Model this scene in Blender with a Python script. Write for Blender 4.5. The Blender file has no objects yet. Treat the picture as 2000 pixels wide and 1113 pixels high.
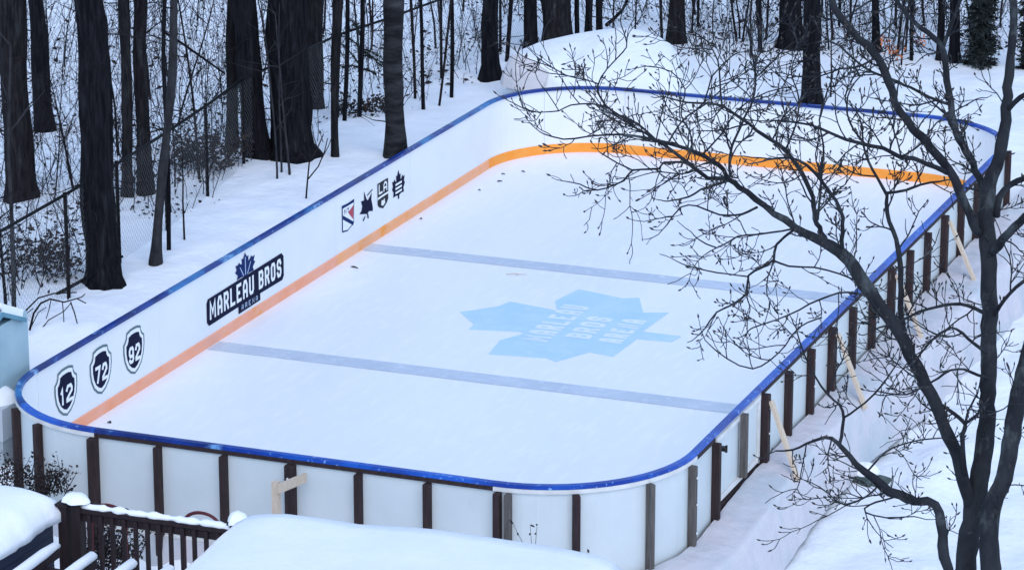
import bpy, bmesh, math, random
import numpy as np
from mathutils import Vector, Matrix, noise
from mathutils.geometry import tessellate_polygon
random.seed(7); rnd = random.random
def U(a, b): return a + (b - a) * random.random()

# ------------------------------------------------------------------ camera, sky, sun, exposure
scene = bpy.context.scene
COL = scene.collection
PITCH, YAW = math.radians(16.574), math.radians(21.30)
CAM = Vector((18.668, -31.118, 13.154)); FPX = 6615.9
cam_d = bpy.data.cameras.new('camera'); cam = bpy.data.objects.new('camera', cam_d); COL.objects.link(cam)
cam.location = CAM; cam.rotation_euler = (math.pi/2 - PITCH, 0, YAW)
cam_d.sensor_width = 36; cam_d.lens = 36*FPX/2000; cam_d.clip_end = 2000; cam_d.clip_start = .5
scene.camera = cam
SUN_ELEV, SUN_ROT = math.radians(46), math.radians(150)
world = bpy.data.worlds.new('World'); scene.world = world; world.use_nodes = True
wn = world.node_tree; wn.nodes.clear()
sky = wn.nodes.new('ShaderNodeTexSky'); sky.sky_type = 'NISHITA'; sky.sun_disc = False
sky.sun_elevation = SUN_ELEV; sky.sun_rotation = SUN_ROT; sky.air_density = 1.0; sky.dust_density = 0.4; sky.ozone_density = 0.35
bg = wn.nodes.new('ShaderNodeBackground'); bg.inputs[1].default_value = .15
wo = wn.nodes.new('ShaderNodeOutputWorld')
wn.links.new(sky.outputs[0], bg.inputs[0]); wn.links.new(bg.outputs[0], wo.inputs[0])
sd = bpy.data.lights.new('sun', 'SUN'); sd.energy = 0.6; sd.angle = math.radians(50); sd.color = (1, .97, .93)
sun = bpy.data.objects.new('sun', sd); COL.objects.link(sun)
sdir = Vector((math.sin(SUN_ROT)*math.cos(SUN_ELEV), math.cos(SUN_ROT)*math.cos(SUN_ELEV), math.sin(SUN_ELEV)))
sun.rotation_euler = sdir.to_track_quat('Z', 'Y').to_euler(); sun.location = (0, 0, 40)
vs = scene.view_settings; vs.view_transform = 'Standard'; vs.look = 'None'; vs.gamma = 1; vs.use_curve_mapping = False
vs.exposure = 1.0

# ------------------------------------------------------------------ placing helpers
_fw = Vector((-math.sin(YAW)*math.cos(PITCH), math.cos(YAW)*math.cos(PITCH), -math.sin(PITCH)))
_r = Vector((math.cos(YAW), math.sin(YAW), 0)); _u = _r.cross(_fw)
def ray(x, y): return _fw + _r*((x-1000)/FPX) - _u*((y-556.5)/FPX)
def on_z(x, y, z): d = ray(x, y); return CAM + d*((z-CAM.z)/d.z)
def on_y(x, y, Y): d = ray(x, y); return CAM + d*((Y-CAM.y)/d.y)
def on_x(x, y, X): d = ray(x, y); return CAM + d*((X-CAM.x)/d.x)
def at(x, y, depth): return CAM + ray(x, y)*depth
def sm(a, b, t):
    t = min(1, max(0, (t-a)/(b-a))); return t*t*(3-2*t)
def nz(x, y, s, o=0): return noise.noise(Vector((x*s+o, y*s-o, o*.7)))

# ------------------------------------------------------------------ rink frame and terrain height
W, L, R, H = 7.98, 17.4, 1.64, 1.05
def rink_d(x, y):
    qx = abs(x-W/2)-(W/2-R); qy = abs(y-L/2)-(L/2-R)
    return min(max(qx, qy), 0)+math.hypot(max(qx, 0), max(qy, 0))-R
def terrain(x, y):
    # wooded side (left and back)
    zl = .88 - .42*sm(11, 21, y) - .3*sm(20, 32, y)
    zl -= .75*sm(1.2, 3.6, -y+5.2)*sm(-9, -2, x)         # towards the front left corner it drops
    zl -= .8*sm(2.6, 8, -x) ; zl += .10*max(0, -x-13) + .06*max(0, y-34)
    # yard side (right and front)
    zr = -.72 + 1.0*sm(13, 20, y) - .2*sm(20, 30, y)
    zr += .24*max(0, -1.5-y)*sm(6, 11, x) + .05*max(0, -7-y)*(1-sm(6, 11, x))
    zr += .25*sm(11, 16, x)*sm(-2, 6, y)
    k = sm(-.6, 1.6, x-.0*y) if y < L/2 else sm(1.0, 8.6, x)*(1-sm(15, 26, y))
    z = zl*(1-k)+zr*k
    far = sm(30, 80, math.hypot(x-4, y-8))
    z += .05*nz(x, y, .55, 3)+.025*nz(x, y, 1.7, 9)+far*2*nz(x, y, .03, 1)
    if -12 < x < 16 and -8 < y < 30:
        z += .028*nz(x, y, 3.3, 5)+.010*nz(x, y, 7.5, 8)
        if x > 8.2: z += (.06*nz(x, y, 1.3, 31)+.03*nz(x, y, 3.1, 17)+.016*nz(x, y, 6.5, 2))*sm(8.4, 9.2, x)
        if 8.4 < x < 11: z += .20*math.exp(-((x-9.45)/.38)**2)*max(0, .45+1.3*nz(0, y, .55, 21))*sm(2.5, 5, y)*(1-sm(11, 15, y))
    d = rink_d(x, y)
    if d < .3: z = -.2+(z+.2)*sm(.09, .26, d)
    return z
def hit(x, y):
    d = ray(x, y); t = 34.
    while t < 200:
        p = CAM+d*t
        if p.z < 1.2 and p.z < terrain(p.x, p.y): break
        t += .3
    lo, hi = t-.3, t
    for _ in range(9):
        m = (lo+hi)/2; p = CAM+d*m
        if p.z < terrain(p.x, p.y): hi = m
        else: lo = m
    p = CAM+d*hi
    return p, hi

# ------------------------------------------------------------------ materials
def pm(name, col, rough=.7, col2=None, scale=6, mix=(.35, .65), bump=0, bscale=40, stretch=(1, 1, 1), detail=5, spec=.35, col3=None, scale3=1.2, mix3=(.5, .6), objrand=0, bdist=.02):
    m = bpy.data.materials.new(name); m.use_nodes = True
    nt = m.node_tree; b = nt.nodes['Principled BSDF']; N = nt.nodes.new; Lk = nt.links.new
    b.inputs['Roughness'].default_value = rough; b.inputs['Specular IOR Level'].default_value = spec
    tc = N('ShaderNodeTexCoord'); mp = N('ShaderNodeMapping'); mp.inputs['Scale'].default_value = stretch
    src = tc.outputs['Object']
    Lk(src, mp.inputs[0])
    if objrand:
        oi = N('ShaderNodeObjectInfo'); cm = N('ShaderNodeCombineXYZ'); mm = N('ShaderNodeMath'); mm.operation = 'MULTIPLY'; mm.inputs[1].default_value = 50
        Lk(oi.outputs['Random'], mm.inputs[0]); Lk(mm.outputs[0], cm.inputs[0]); Lk(mm.outputs[0], cm.inputs[1]); Lk(cm.outputs[0], mp.inputs['Location'])
    cur = None
    def layer(prev, c, s, mx):
        n = N('ShaderNodeTexNoise'); n.inputs['Scale'].default_value = s; n.inputs['Detail'].default_value = detail; n.inputs['Roughness'].default_value = .6
        Lk(mp.outputs[0], n.inputs['Vector'])
        mr = N('ShaderNodeMapRange'); mr.inputs[1].default_value = mx[0]; mr.inputs[2].default_value = mx[1]
        Lk(n.outputs['Fac'], mr.inputs[0])
        mi = N('ShaderNodeMix'); mi.data_type = 'RGBA'; Lk(mr.outputs[0], mi.inputs['Factor'])
        if isinstance(prev, tuple): mi.inputs['A'].default_value = (*prev, 1)
        else: Lk(prev, mi.inputs['A'])
        mi.inputs['B'].default_value = (*c, 1)
        return mi.outputs['Result']
    cur = col
    if col2: cur = layer(cur, col2, scale, mix)
    if col3: cur = layer(cur, col3, scale3, mix3)
    if isinstance(cur, tuple): b.inputs['Base Color'].default_value = (*cur, 1)
    else: Lk(cur, b.inputs['Base Color'])
    if bump:
        n = N('ShaderNodeTexNoise'); n.inputs['Scale'].default_value = bscale; n.inputs['Detail'].default_value = 6
        Lk(mp.outputs[0], n.inputs['Vector']); bp = N('ShaderNodeBump'); bp.inputs['Strength'].default_value = bump; bp.inputs['Distance'].default_value = bdist
        Lk(n.outputs['Fac'], bp.inputs['Height']); Lk(bp.outputs[0], b.inputs['Normal'])
    return m
M = {}
M['snow'] = pm('snow', (.88, .90, .92), .65, (.80, .83, .87), 1.3, (.3, .75), .5, 7, bdist=.05, spec=.2)
M['snow_cap'] = pm('snow_cap', (.90, .91, .92), .6, (.85, .87, .9), 3, (.3, .7), .4, 14, spec=.2)
M['ice'] = pm('ice', (.86, .87, .89), .42, (.79, .82, .87), .6, (.3, .7), .10, 26, (1, .22, 1), col3=(.885, .895, .905), scale3=9, mix3=(.5, .75), spec=.3)
M['line'] = pm('line_paint', (.48, .55, .64), .45, (.58, .64, .72), 2.2, (.35, .75), col3=(.74, .79, .85), scale3=9, mix3=(.52, .85), spec=.3)
M['leaf_paint'] = pm('leaf_paint', (.44, .66, .77), .45, (.54, .73, .80), 1.8, (.3, .7), spec=.3, col3=(.66, .79, .86), scale3=7, mix3=(.54, .9))
M['letter_ice'] = pm('letter_under_ice', (.80, .86, .88), .45, (.66, .78, .85), 3, (.4, .8), spec=.3)
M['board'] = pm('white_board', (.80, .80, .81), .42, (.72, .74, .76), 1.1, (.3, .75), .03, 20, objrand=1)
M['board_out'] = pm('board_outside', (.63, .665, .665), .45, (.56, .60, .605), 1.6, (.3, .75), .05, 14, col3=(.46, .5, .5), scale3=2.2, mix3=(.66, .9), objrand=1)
M['trim'] = pm('pale_trim', (.74, .72, .70), .5, (.6, .58, .55), 5)
M['post'] = pm('dark_post', (.019, .009, .010), .8, (.042, .024, .024), 9, (.35, .7), .4, 30, (3, 3, .35), objrand=1)
M['post_grey'] = pm('weathered_post', (.075, .065, .06), .85, (.14, .125, .115), 10, (.35, .7), .5, 30, (3, 3, .3), objrand=1)
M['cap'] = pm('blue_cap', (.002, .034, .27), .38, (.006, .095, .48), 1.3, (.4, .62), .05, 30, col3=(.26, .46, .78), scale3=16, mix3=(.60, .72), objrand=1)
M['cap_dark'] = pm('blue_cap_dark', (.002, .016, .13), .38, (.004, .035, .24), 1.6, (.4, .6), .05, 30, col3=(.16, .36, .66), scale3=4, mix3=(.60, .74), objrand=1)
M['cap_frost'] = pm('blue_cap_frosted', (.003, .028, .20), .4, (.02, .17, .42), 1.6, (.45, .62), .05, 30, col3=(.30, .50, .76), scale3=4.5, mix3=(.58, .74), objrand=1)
M['kick'] = pm('orange_kick', (.90, .30, .030), .5, (.88, .36, .07), 3, (.4, .7), .03, 20, objrand=1)
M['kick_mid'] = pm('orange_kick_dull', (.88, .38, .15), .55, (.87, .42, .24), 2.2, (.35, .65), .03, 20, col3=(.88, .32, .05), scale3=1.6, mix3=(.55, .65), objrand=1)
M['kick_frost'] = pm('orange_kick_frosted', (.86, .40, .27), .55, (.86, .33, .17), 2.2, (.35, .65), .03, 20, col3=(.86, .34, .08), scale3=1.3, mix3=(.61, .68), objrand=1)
M['liner'] = pm('white_liner', (.60, .555, .575), .34, (.53, .52, .55), 1.4, (.3, .7), .7, 4.5, (1, 1, 1), col3=(.43, .49, .52), scale3=.7, mix3=(.5, .75), bdist=.05, detail=3)
M['lumber'] = pm('new_lumber', (.64, .52, .40), .7, (.54, .42, .31), 12, (.35, .7), .1, 30, (6, 6, 1))
M['bark'] = pm('dark_bark', (.006, .006, .009), .95, (.020, .019, .023), 8, (.4, .68), 1., 22, (3, 3, .35), spec=.08, col3=(.042, .045, .05), scale3=3.2, mix3=(.58, .8), bdist=.06)
M['bark_b'] = pm('grey_brown_bark', (.011, .010, .012), .95, (.032, .029, .031), 8, (.4, .68), 1., 20, (2.6, 2.6, .4), spec=.08, col3=(.062, .066, .070), scale3=2.6, mix3=(.56, .8), bdist=.06)
M['bark_grey'] = pm('grey_bark', (.018, .018, .021), .9, (.04, .04, .044), 5, (.35, .7), .5, 16, (2, 2, 1), spec=.1, col3=(.07, .08, .075), scale3=3, mix3=(.62, .85), bdist=.04)
M['bark_band'] = pm('banded_bark', (.010, .010, .012), .85, (.036, .036, .04), 3, (.42, .7), .4, 18, (.8, .8, 2.6), spec=.1, bdist=.03, col3=(.055, .06, .065), scale3=1.1, mix3=(.55, .75))
M['twig'] = pm('twig_bark', (.010, .008, .010), .9, (.022, .018, .02), 5, spec=.1)
M['mag'] = pm('magnolia_bark', (.013, .014, .018), .85, (.034, .037, .042), 6, (.35, .7), .7, 22, (1, 1, .5), spec=.12, col3=(.10, .115, .12), scale3=5, mix3=(.56, .78), bdist=.016)
M['bud'] = pm('magnolia_bud', (.022, .019, .019), .8, (.05, .044, .04), 40)
M['leafdry'] = pm('dry_leaf', (.010, .008, .009), .9, (.035, .025, .022), 3)
M['beech'] = pm('beech_leaf', (.55, .17, .05), .7, (.35, .10, .04), 4)
M['evergreen'] = pm('evergreen', (.006, .009, .009), .85, (.014, .02, .018), 5)
M['wire'] = pm('fence_wire', (.12, .13, .14), .5)
M['pipe'] = pm('fence_pipe', (.008, .008, .010), .7, spec=.1)
M['rail'] = pm('brown_railing', (.012, .006, .008), .75, (.024, .012, .014), 8, (.35, .7), .2, 30, (4, 4, .6))
M['bluewood'] = pm('dark_blue_planks', (.018, .026, .055), .6, (.035, .045, .08), 6, (.35, .7), .3, 30, (1, .3, 4))
M['shed'] = pm('teal_shed', (.30, .44, .50), .55, (.40, .53, .58), 1.5, (.3, .7), .05, 20)
M['shed2'] = pm('teal_fascia', (.08, .22, .30), .5, (.12, .28, .36), 3)
M['bin'] = pm('grey_bin', (.55, .57, .62), .5, (.48, .51, .56), 2)
M['bin_low'] = pm('grey_bin_base', (.36, .40, .44), .6, (.42, .46, .5), 3)
M['tarp_grey'] = pm('grey_tarp', (.66, .63, .64), .6, (.60, .58, .6), 3, (.3, .7), .3, 5, bdist=.06)
M['stone'] = pm('mossy_stone', (.045, .065, .062), .95, (.10, .13, .12), 7, (.35, .7), .8, 12, bdist=.05)
M['navy'] = pm('navy_vinyl', (.006, .008, .028), .8, (.009, .012, .04), 3, spec=.1)
M['navy_blue'] = pm('blue_vinyl', (.010, .026, .11), .8, spec=.1)
M['teal_vinyl'] = pm('grey_green_vinyl', (.09, .15, .16), .5)
M['white_vinyl'] = pm('white_vinyl', (.80, .81, .82), .45)
M['black_vinyl'] = pm('black_vinyl', (.012, .014, .02), .8)
M['red_vinyl'] = pm('red_vinyl', (.42, .03, .06), .45)
M['pale_blue'] = pm('pale_blue_vinyl', (.35, .45, .62), .45)
M['red_metal'] = pm('dark_red_metal', (.10, .014, .02), .5)
M['bolt'] = pm('galvanised_bolt', (.62, .62, .62), .4)
M['hardware'] = pm('black_latch', (.015, .015, .016), .5)

# ------------------------------------------------------------------ mesh helpers
class MB:
    def __init__(s): s.v = []; s.f = []
    def add(s, vs_, fs):
        o = len(s.v); s.v += [tuple(v) for v in vs_]; s.f += [tuple(i+o for i in f) for f in fs]; return s
    def box(s, c, sz, ax=None, ay=None, az=None):
        ax = ax or Vector((1, 0, 0)); ay = ay or Vector((0, 1, 0)); az = az or Vector((0, 0, 1)); c = Vector(c)
        V = [c+ax*(i*sz[0]/2)+ay*(j*sz[1]/2)+az*(k*sz[2]/2) for k in (-1, 1) for j in (-1, 1) for i in (-1, 1)]
        return s.add(V, [(0, 2, 3, 1), (4, 5, 7, 6), (0, 1, 5, 4), (2, 6, 7, 3), (0, 4, 6, 2), (1, 3, 7, 5)])
    def beam(s, a, b, w, t, up=None):
        a = Vector(a); b = Vector(b); d = (b-a); l = d.length; d.normalize()
        up = up or Vector((0, 0, 1))
        if abs(d.dot(up)) > .98: up = Vector((0, 1, 0))
        x = d.cross(up).normalized(); y = x.cross(d)
        return s.box((a+b)/2, (w, l, t), x, d, y)
    def tube(s, pts, rad, n=6, cap=True, ph=0, rough=0):
        pts = [Vector(p) for p in pts]; k = len(pts); V = []; prev = None
        for i, p in enumerate(pts):
            d = (pts[min(i+1, k-1)]-pts[max(i-1, 0)])
            if d.length < 1e-9: d = Vector((0, 0, 1))
            d.normalize()
            if prev is None:
                ref = Vector((1, 0, 0)) if abs(d.x) < .8 else Vector((0, 1, 0)); x = (ref-d*ref.dot(d)).normalized()
            else:
                x = (prev-d*prev.dot(d)); x = x.normalized() if x.length > 1e-6 else d.orthogonal().normalized()
            prev = x; y = d.cross(x)
            r = rad[i] if hasattr(rad, '__len__') else rad
            for j in range(n):
                a = 2*math.pi*j/n+ph; rr = r
                if rough:
                    q = p+(x*math.cos(a)+y*math.sin(a))*r
                    rr = r*(1+rough*noise.noise(Vector((q.x*5, q.y*5, q.z*1.3)))+.5*rough*noise.noise(Vector((q.x*14, q.y*14, q.z*3))))
                V.append(p+(x*math.cos(a)+y*math.sin(a))*rr)
        F = [(i*n+j, i*n+(j+1) % n, (i+1)*n+(j+1) % n, (i+1)*n+j) for i in range(k-1) for j in range(n)]
        if cap: F += [tuple(reversed(range(n))), tuple((k-1)*n+j for j in range(n))]
        return s.add(V, F)
    def spindle(s, p, d, l, w, n=5):
        d = d.normalized(); x = d.orthogonal().normalized(); y = d.cross(x); V = [p]
        for (t, r) in ((.3, 1), (.62, .85)):
            V += [p+d*(l*t)+(x*math.cos(2*math.pi*j/n)+y*math.sin(2*math.pi*j/n))*(w*r) for j in range(n)]
        V.append(p+d*l)
        F = [(0, 1+(j+1) % n, 1+j) for j in range(n)]+[(1+j, 1+(j+1) % n, 1+n+(j+1) % n, 1+n+j) for j in range(n)]+[(1+n+j, 1+n+(j+1) % n, 1+2*n) for j in range(n)]
        return s.add(V, F)
    def build(s, name, mat, parent=None, smooth=False, kind=None):
        me = bpy.data.meshes.new(name); me.from_pydata(s.v, [], s.f); me.update()
        me.materials.append(M[mat] if isinstance(mat, str) else mat)
        if smooth: me.polygons.foreach_set('use_smooth', [True]*len(me.polygons))
        return link(name, me, parent, kind)
def link(name, me, parent=None, kind=None, loc=None):
    o = bpy.data.objects.new(name, me); COL.objects.link(o)
    if parent is not None:
        o.parent = parent
        o.location = (Vector(loc) if loc else Vector((0, 0, 0)))-ORG.get(parent.name, Vector((0, 0, 0)))
        ORG[o.name] = Vector(loc) if loc else Vector((0, 0, 0))
    elif loc: o.location = loc
    if kind: o['kind'] = kind
    return o
ORG = {}
def thing(name, loc, label, cat, group=None):
    o = bpy.data.objects.new(name, None); COL.objects.link(o); o.location = loc; o.empty_display_size = .2
    ORG[o.name] = Vector(loc); return tag(o, label, cat, group)
def tag(o, label, cat, group=None):
    o['label'] = label; o['category'] = cat
    if group: o['group'] = group
    return o
def poly_prism(pts, nrm, t):
    """pts 3-D outline; extruded by nrm*t (n-gon faces triangulated)"""
    V = [Vector(p) for p in pts]; F = [tuple(f) for f in tessellate_polygon([V])]
    nn_ = sum(((V[f[1]]-V[f[0]]).cross(V[f[2]]-V[f[0]]) for f in F), Vector((0, 0, 0)))
    if nn_.dot(Vector(nrm)) < 0: F = [f[::-1] for f in F]
    m = MB(); n = len(V); nv = Vector(nrm)*t
    m.add(V+[v+nv for v in V], [tuple(reversed(f)) for f in F]+[tuple(i+n for i in f) for f in F]+[(i, (i+1) % n, (i+1) % n+n, i+n) for i in range(n)])
    return m
GLY = {'M': [[(0, 0), (0, 1), (.5, .3), (1, 1), (1, 0)]], 'A': [[(0, 0), (0, .72), (.28, 1), (.72, 1), (1, .72), (1, 0)], [(0, .36), (1, .36)]],
 'R': [[(0, 0), (0, 1), (.8, 1), (1, .85), (1, .6), (.8, .46)], [(0, .46), (.6, .46), (1, 0)]], 'L': [[(0, 1), (0, 0), (1, 0)]], 'E': [[(1, 1), (0, 1), (0, 0), (1, 0)], [(0, .5), (.8, .5)]],
 'U': [[(0, 1), (0, .18), (.22, 0), (.78, 0), (1, .18), (1, 1)]], 'B': [[(0, 0), (0, 1), (.78, 1), (1, .87), (1, .66), (.8, .53)], [(0, .52), (.7, .52), (1, .38), (1, .14), (.78, 0), (0, 0)]],
 'O': [[(.5, 0), (.78, 0), (1, .16), (1, .84), (.78, 1), (.22, 1), (0, .84), (0, .16), (.22, 0), (.5, 0)]], 'S': [[(1, .8), (.8, 1), (.2, 1), (0, .84), (0, .66), (.2, .52), (.8, .48), (1, .34), (1, .16), (.8, 0), (.2, 0), (0, .2)]],
 'N': [[(0, 0), (0, 1), (1, 0), (1, 1)]], 'Y': [[(0, 1), (.5, .5), (.5, 0)], [(.5, .5), (1, 1)]], '1': [[(.1, .78), (.55, 1), (.55, 0)]], '2': [[(0, .78), (.2, 1), (.8, 1), (1, .8), (1, .62), (0, .14), (0, 0), (1, 0)]],
 '7': [[(0, 1), (1, 1), (.35, 0)]], '9': [[(1, .42), (.22, .42), (0, .58), (0, .84), (.22, 1), (.78, 1), (1, .84), (1, .16), (.78, 0), (.22, 0), (0, .14)]]}
def block_text(body, u0, u1, v0, v1, t, gap=.35):
    """lettering as ribbons of width t; returns (list of (u, v, layer), faces)"""
    wd = [(.45 if c == ' ' else .6 if c == '1' else 1.25 if c == 'M' else 1.) for c in body]; g = gap
    k = (u1-u0)/(sum(wd)+g*(len(body)-1)); V, F = [], []; u = u0
    for c, w in zip(body, wd):
        cw = w*k
        for ly, pl in enumerate(GLY.get(c, [])):
            P = [Vector((u+t/2+a*(cw-t), v0+t/2+b*(v1-v0-t))) for a, b in pl]; n = len(P); o = len(V); closed = (P[0]-P[-1]).length < 1e-6
            for q in range(n):
                d0 = (P[q]-P[q-1]).normalized() if q else ((P[0]-P[-2]).normalized() if closed else None); d1 = (P[q+1]-P[q]).normalized() if q < n-1 else ((P[1]-P[0]).normalized() if closed else None)
                if d0 is None: d0 = d1
                if d1 is None: d1 = d0
                m_ = d0+d1; m_ = m_.normalized() if m_.length > 1e-4 else d0; nrm = Vector((-m_.y, m_.x)); e = t/2/max(.55, nrm.dot(Vector((-d0.y, d0.x))))
                p = P[q]
                if not closed and q == 0: p = p-d1*(t/2)*(1 if ly == 0 else 0)
                if not closed and q == n-1: p = p+d0*(t/2)*(0 if c in 'BR' and ly == 0 else 1 if ly == 0 or c in 'RY' else 0)
                V += [(p.x+nrm.x*e, p.y+nrm.y*e, ly+.09*q), (p.x-nrm.x*e, p.y-nrm.y*e, ly+.09*q)]
            F += [(o+2*q, o+2*q+1, o+2*q+3, o+2*q+2) for q in range(n-1)]
        u += cw+g*k
    return V, F

# ------------------------------------------------------------------ ground
def axis(a0, a1, fine, mid0, mid1, mid):
    xs = list(np.arange(a0, a1+1e-6, fine))
    def ext(start, end, sgn):
        out = []; p = start; s = fine
        while (p < end if sgn > 0 else p > end):
            s = min(s*1.15, mid); p += sgn*s; out.append(p)
        s = mid
        while abs(p) < 600: s *= 1.35; p += sgn*s; out.append(p)
        return out
    return sorted(ext(a0, mid0, -1))+xs+ext(a1, mid1, 1)
gx = axis(-3.6, 12.0, .12, -22, 24, .5); gy = axis(-2.4, 23, .13, -34, 44, .5)
V = [(x, y, terrain(x, y)) for y in gy for x in gx]; nx = len(gx)
F = [(j*nx+i, j*nx+i+1, (j+1)*nx+i+1, (j+1)*nx+i) for j in range(len(gy)-1) for i in range(nx-1)]
m = MB(); m.v = V; m.f = F
g = m.build('snowy_ground', 'snow', None, True); g['kind'] = 'structure'

# ------------------------------------------------------------------ ice and its markings
def rrect(inset=0, n=14, x0=0, x1=W, y0=0, y1=L):
    pts = []; r = R-inset
    for cx, cy, a0 in ((x1-R, y0+R, -90), (x1-R, y1-R, 0), (x0+R, y1-R, 90), (x0+R, y0+R, 180)):
        for k in range(n+1):
            a = math.radians(a0+90*k/n); pts.append(Vector((cx+r*math.cos(a), cy+r*math.sin(a), 0)))
    return pts
ice = poly_prism([p+Vector((0, 0, -.1)) for p in rrect(.004)], (0, 0, 1), .1).build('ice', 'ice'); ice['kind'] = 'structure'
for yb in (6.13, 11.06):
    m = MB(); n = 40
    for i in range(n+1):
        x = .03+(W-.06)*i/n
        for e in (-1, 1): m.v.append((x, yb+e*.178+.010*nz(x*3, e*7+yb, 1), .004))
    m.f = [(2*i, 2*i+2, 2*i+3, 2*i+1) for i in range(n)]
    m.build('blue_line', 'line', ice)
leaf = [(2.43, 8.63), (2.81, 9.05), (2.87, 9.32), (3.61, 9.15), (3.43, 9.56), (3.53, 10.19), (4.23, 10.0), (4.43, 10.11), (4.7, 9.49), (5.02, 9.61), (4.97, 8.69), (5.51, 8.68), (5.47, 8.4), (5.01, 8.36), (4.97, 7.54), (4.63, 7.61), (4.37, 7.08), (4.2, 7.18), (3.46, 7.06), (3.38, 7.67), (3.57, 8.05), (3.48, 8.1), (2.83, 7.96), (2.81, 8.19)]
poly_prism([Vector((a, b, .002)) for a, b in leaf], (0, 0, 1), .003).build('ice_emblem', 'leaf_paint', ice)
for body, xa, xb, ya, yb in (('MARLEAU', 3.60, 3.97, 7.80, 9.46), ('BROS', 4.10, 4.44, 8.12, 9.08), ('ARENA', 4.56, 4.88, 8.08, 9.14)):
    tv, tf = block_text(body, ya, yb, 0, xb-xa, .072)
    MB().add([(xb-v, u, .0068+.0006*l) for u, v, l in tv], tf).build('ice_lettering', 'letter_ice', ice)

# ------------------------------------------------------------------ dasher boards
boards = thing('dasher_boards', (W/2, L/2, 0), 'white hockey rink boards with blue cap rail, dark posts and orange kick plate', 'rink boards')
def wall_pts(seg, off=0):
    """points (x,y) and outward normals along a straight or arc segment"""
    kind = seg[0]
    if kind == 'l':
        (x0, y0), (x1, y1) = seg[1], seg[2]; d = Vector((x1-x0, y1-y0, 0)).normalized(); n = Vector((d.y, -d.x, 0))
        return [(Vector((x0, y0, 0)), n), (Vector((x1, y1, 0)), n)]
    cx, cy, a0, a1 = seg[1:]; k = max(3, int(abs(a1-a0)/5))
    return [(Vector((cx+R*math.cos(a), cy+R*math.sin(a), 0)), Vector((math.cos(a), math.sin(a), 0))) for a in [math.radians(a0+(a1-a0)*i/k) for i in range(k+1)]]
def sweep(seg, prof, gap=.0):
    """closed profile [(outward offset, z)] swept along the segment"""
    P = wall_pts(seg); m = MB(); n = len(prof)
    if gap:
        a, b = P[0][0], P[1][0]; P[0] = (a+(b-a).normalized()*gap, P[0][1]); a, b = P[-1][0], P[-2][0]; P[-1] = (a+(b-a).normalized()*gap, P[-1][1])
    for p, nn in P:
        for o, z in prof: m.v.append(tuple(p+nn*o+Vector((0, 0, z))))
    for i in range(len(P)-1):
        for j in range(n): m.f.append((i*n+j, i*n+(j+1) % n, (i+1)*n+(j+1) % n, (i+1)*n+j))
    m.f += [tuple(range(n))[::-1], tuple((len(P)-1)*n+j for j in range(n))]
    return m
ZB = -.12
fr = [1.63+i*.795 for i in range(7)]; FS = [R, fr[2], fr[4], W-R]
segs = []
for i in range(3): segs.append(('front', ('l', (FS[i], 0), (FS[i+1], 0))))
fa = [-90, -60, -31, -3, 0]
segs += [('front', ('a', W-R, R, a, b)) for a, b in ((-90, -31), (-31, 0))]
ry = [R, 2.27, 4.02, 6.66, 9.39, 12.13, 14.86, L-R]
segs += [('right', ('l', (W, a), (W, b))) for a, b in zip(ry[2:-1], ry[3:])]
segs += [('right', ('l', (W, R), (W, 2.27)))]
segs += [('right', ('a', W-R, L-R, a, a+45)) for a in (0, 45)]
bxs = [W-R, 4.5, 3.0, R]
segs += [('back', ('l', (a, L), (b, L))) for a, b in zip(bxs[:-1], bxs[1:])]
segs += [('back', ('a', R, L-R, 90, 135)), ('left', ('a', R, L-R, 135, 180))]
ly = [L-R, 12.71, 10.05, 7.38, 4.71, R]
segs += [('left', ('l', (0, a), (0, b))) for a, b in zip(ly[:-1], ly[1:])]
segs += [('left', ('a', R, R, 180, 225)), ('front', ('a', R, R, 225, 270))]
CAPZ = H-.042
for i, (side, s) in enumerate(segs):
    zt = CAPZ-.002
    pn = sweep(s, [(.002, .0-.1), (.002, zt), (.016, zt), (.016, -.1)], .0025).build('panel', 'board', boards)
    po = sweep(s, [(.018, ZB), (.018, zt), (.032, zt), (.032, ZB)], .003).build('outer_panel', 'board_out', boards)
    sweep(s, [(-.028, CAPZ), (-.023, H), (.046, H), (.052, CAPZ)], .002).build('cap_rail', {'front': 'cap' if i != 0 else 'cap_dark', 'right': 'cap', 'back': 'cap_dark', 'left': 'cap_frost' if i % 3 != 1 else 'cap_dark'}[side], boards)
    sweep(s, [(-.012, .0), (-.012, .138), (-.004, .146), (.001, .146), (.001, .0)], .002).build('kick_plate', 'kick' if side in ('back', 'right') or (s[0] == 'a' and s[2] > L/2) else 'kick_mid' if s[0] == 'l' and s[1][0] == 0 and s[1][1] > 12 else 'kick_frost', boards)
    sweep(s, [(.034, zt-.045), (.034, zt), (.058, zt), (.058, zt-.045)], .002).build('top_plate', 'trim' if s[0] == 'a' else 'post', boards)
    sweep(s, [(.034, ZB), (.034, ZB+.05), (.07, ZB+.05), (.07, ZB)], .002).build('bottom_plate', 'trim', boards)
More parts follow.
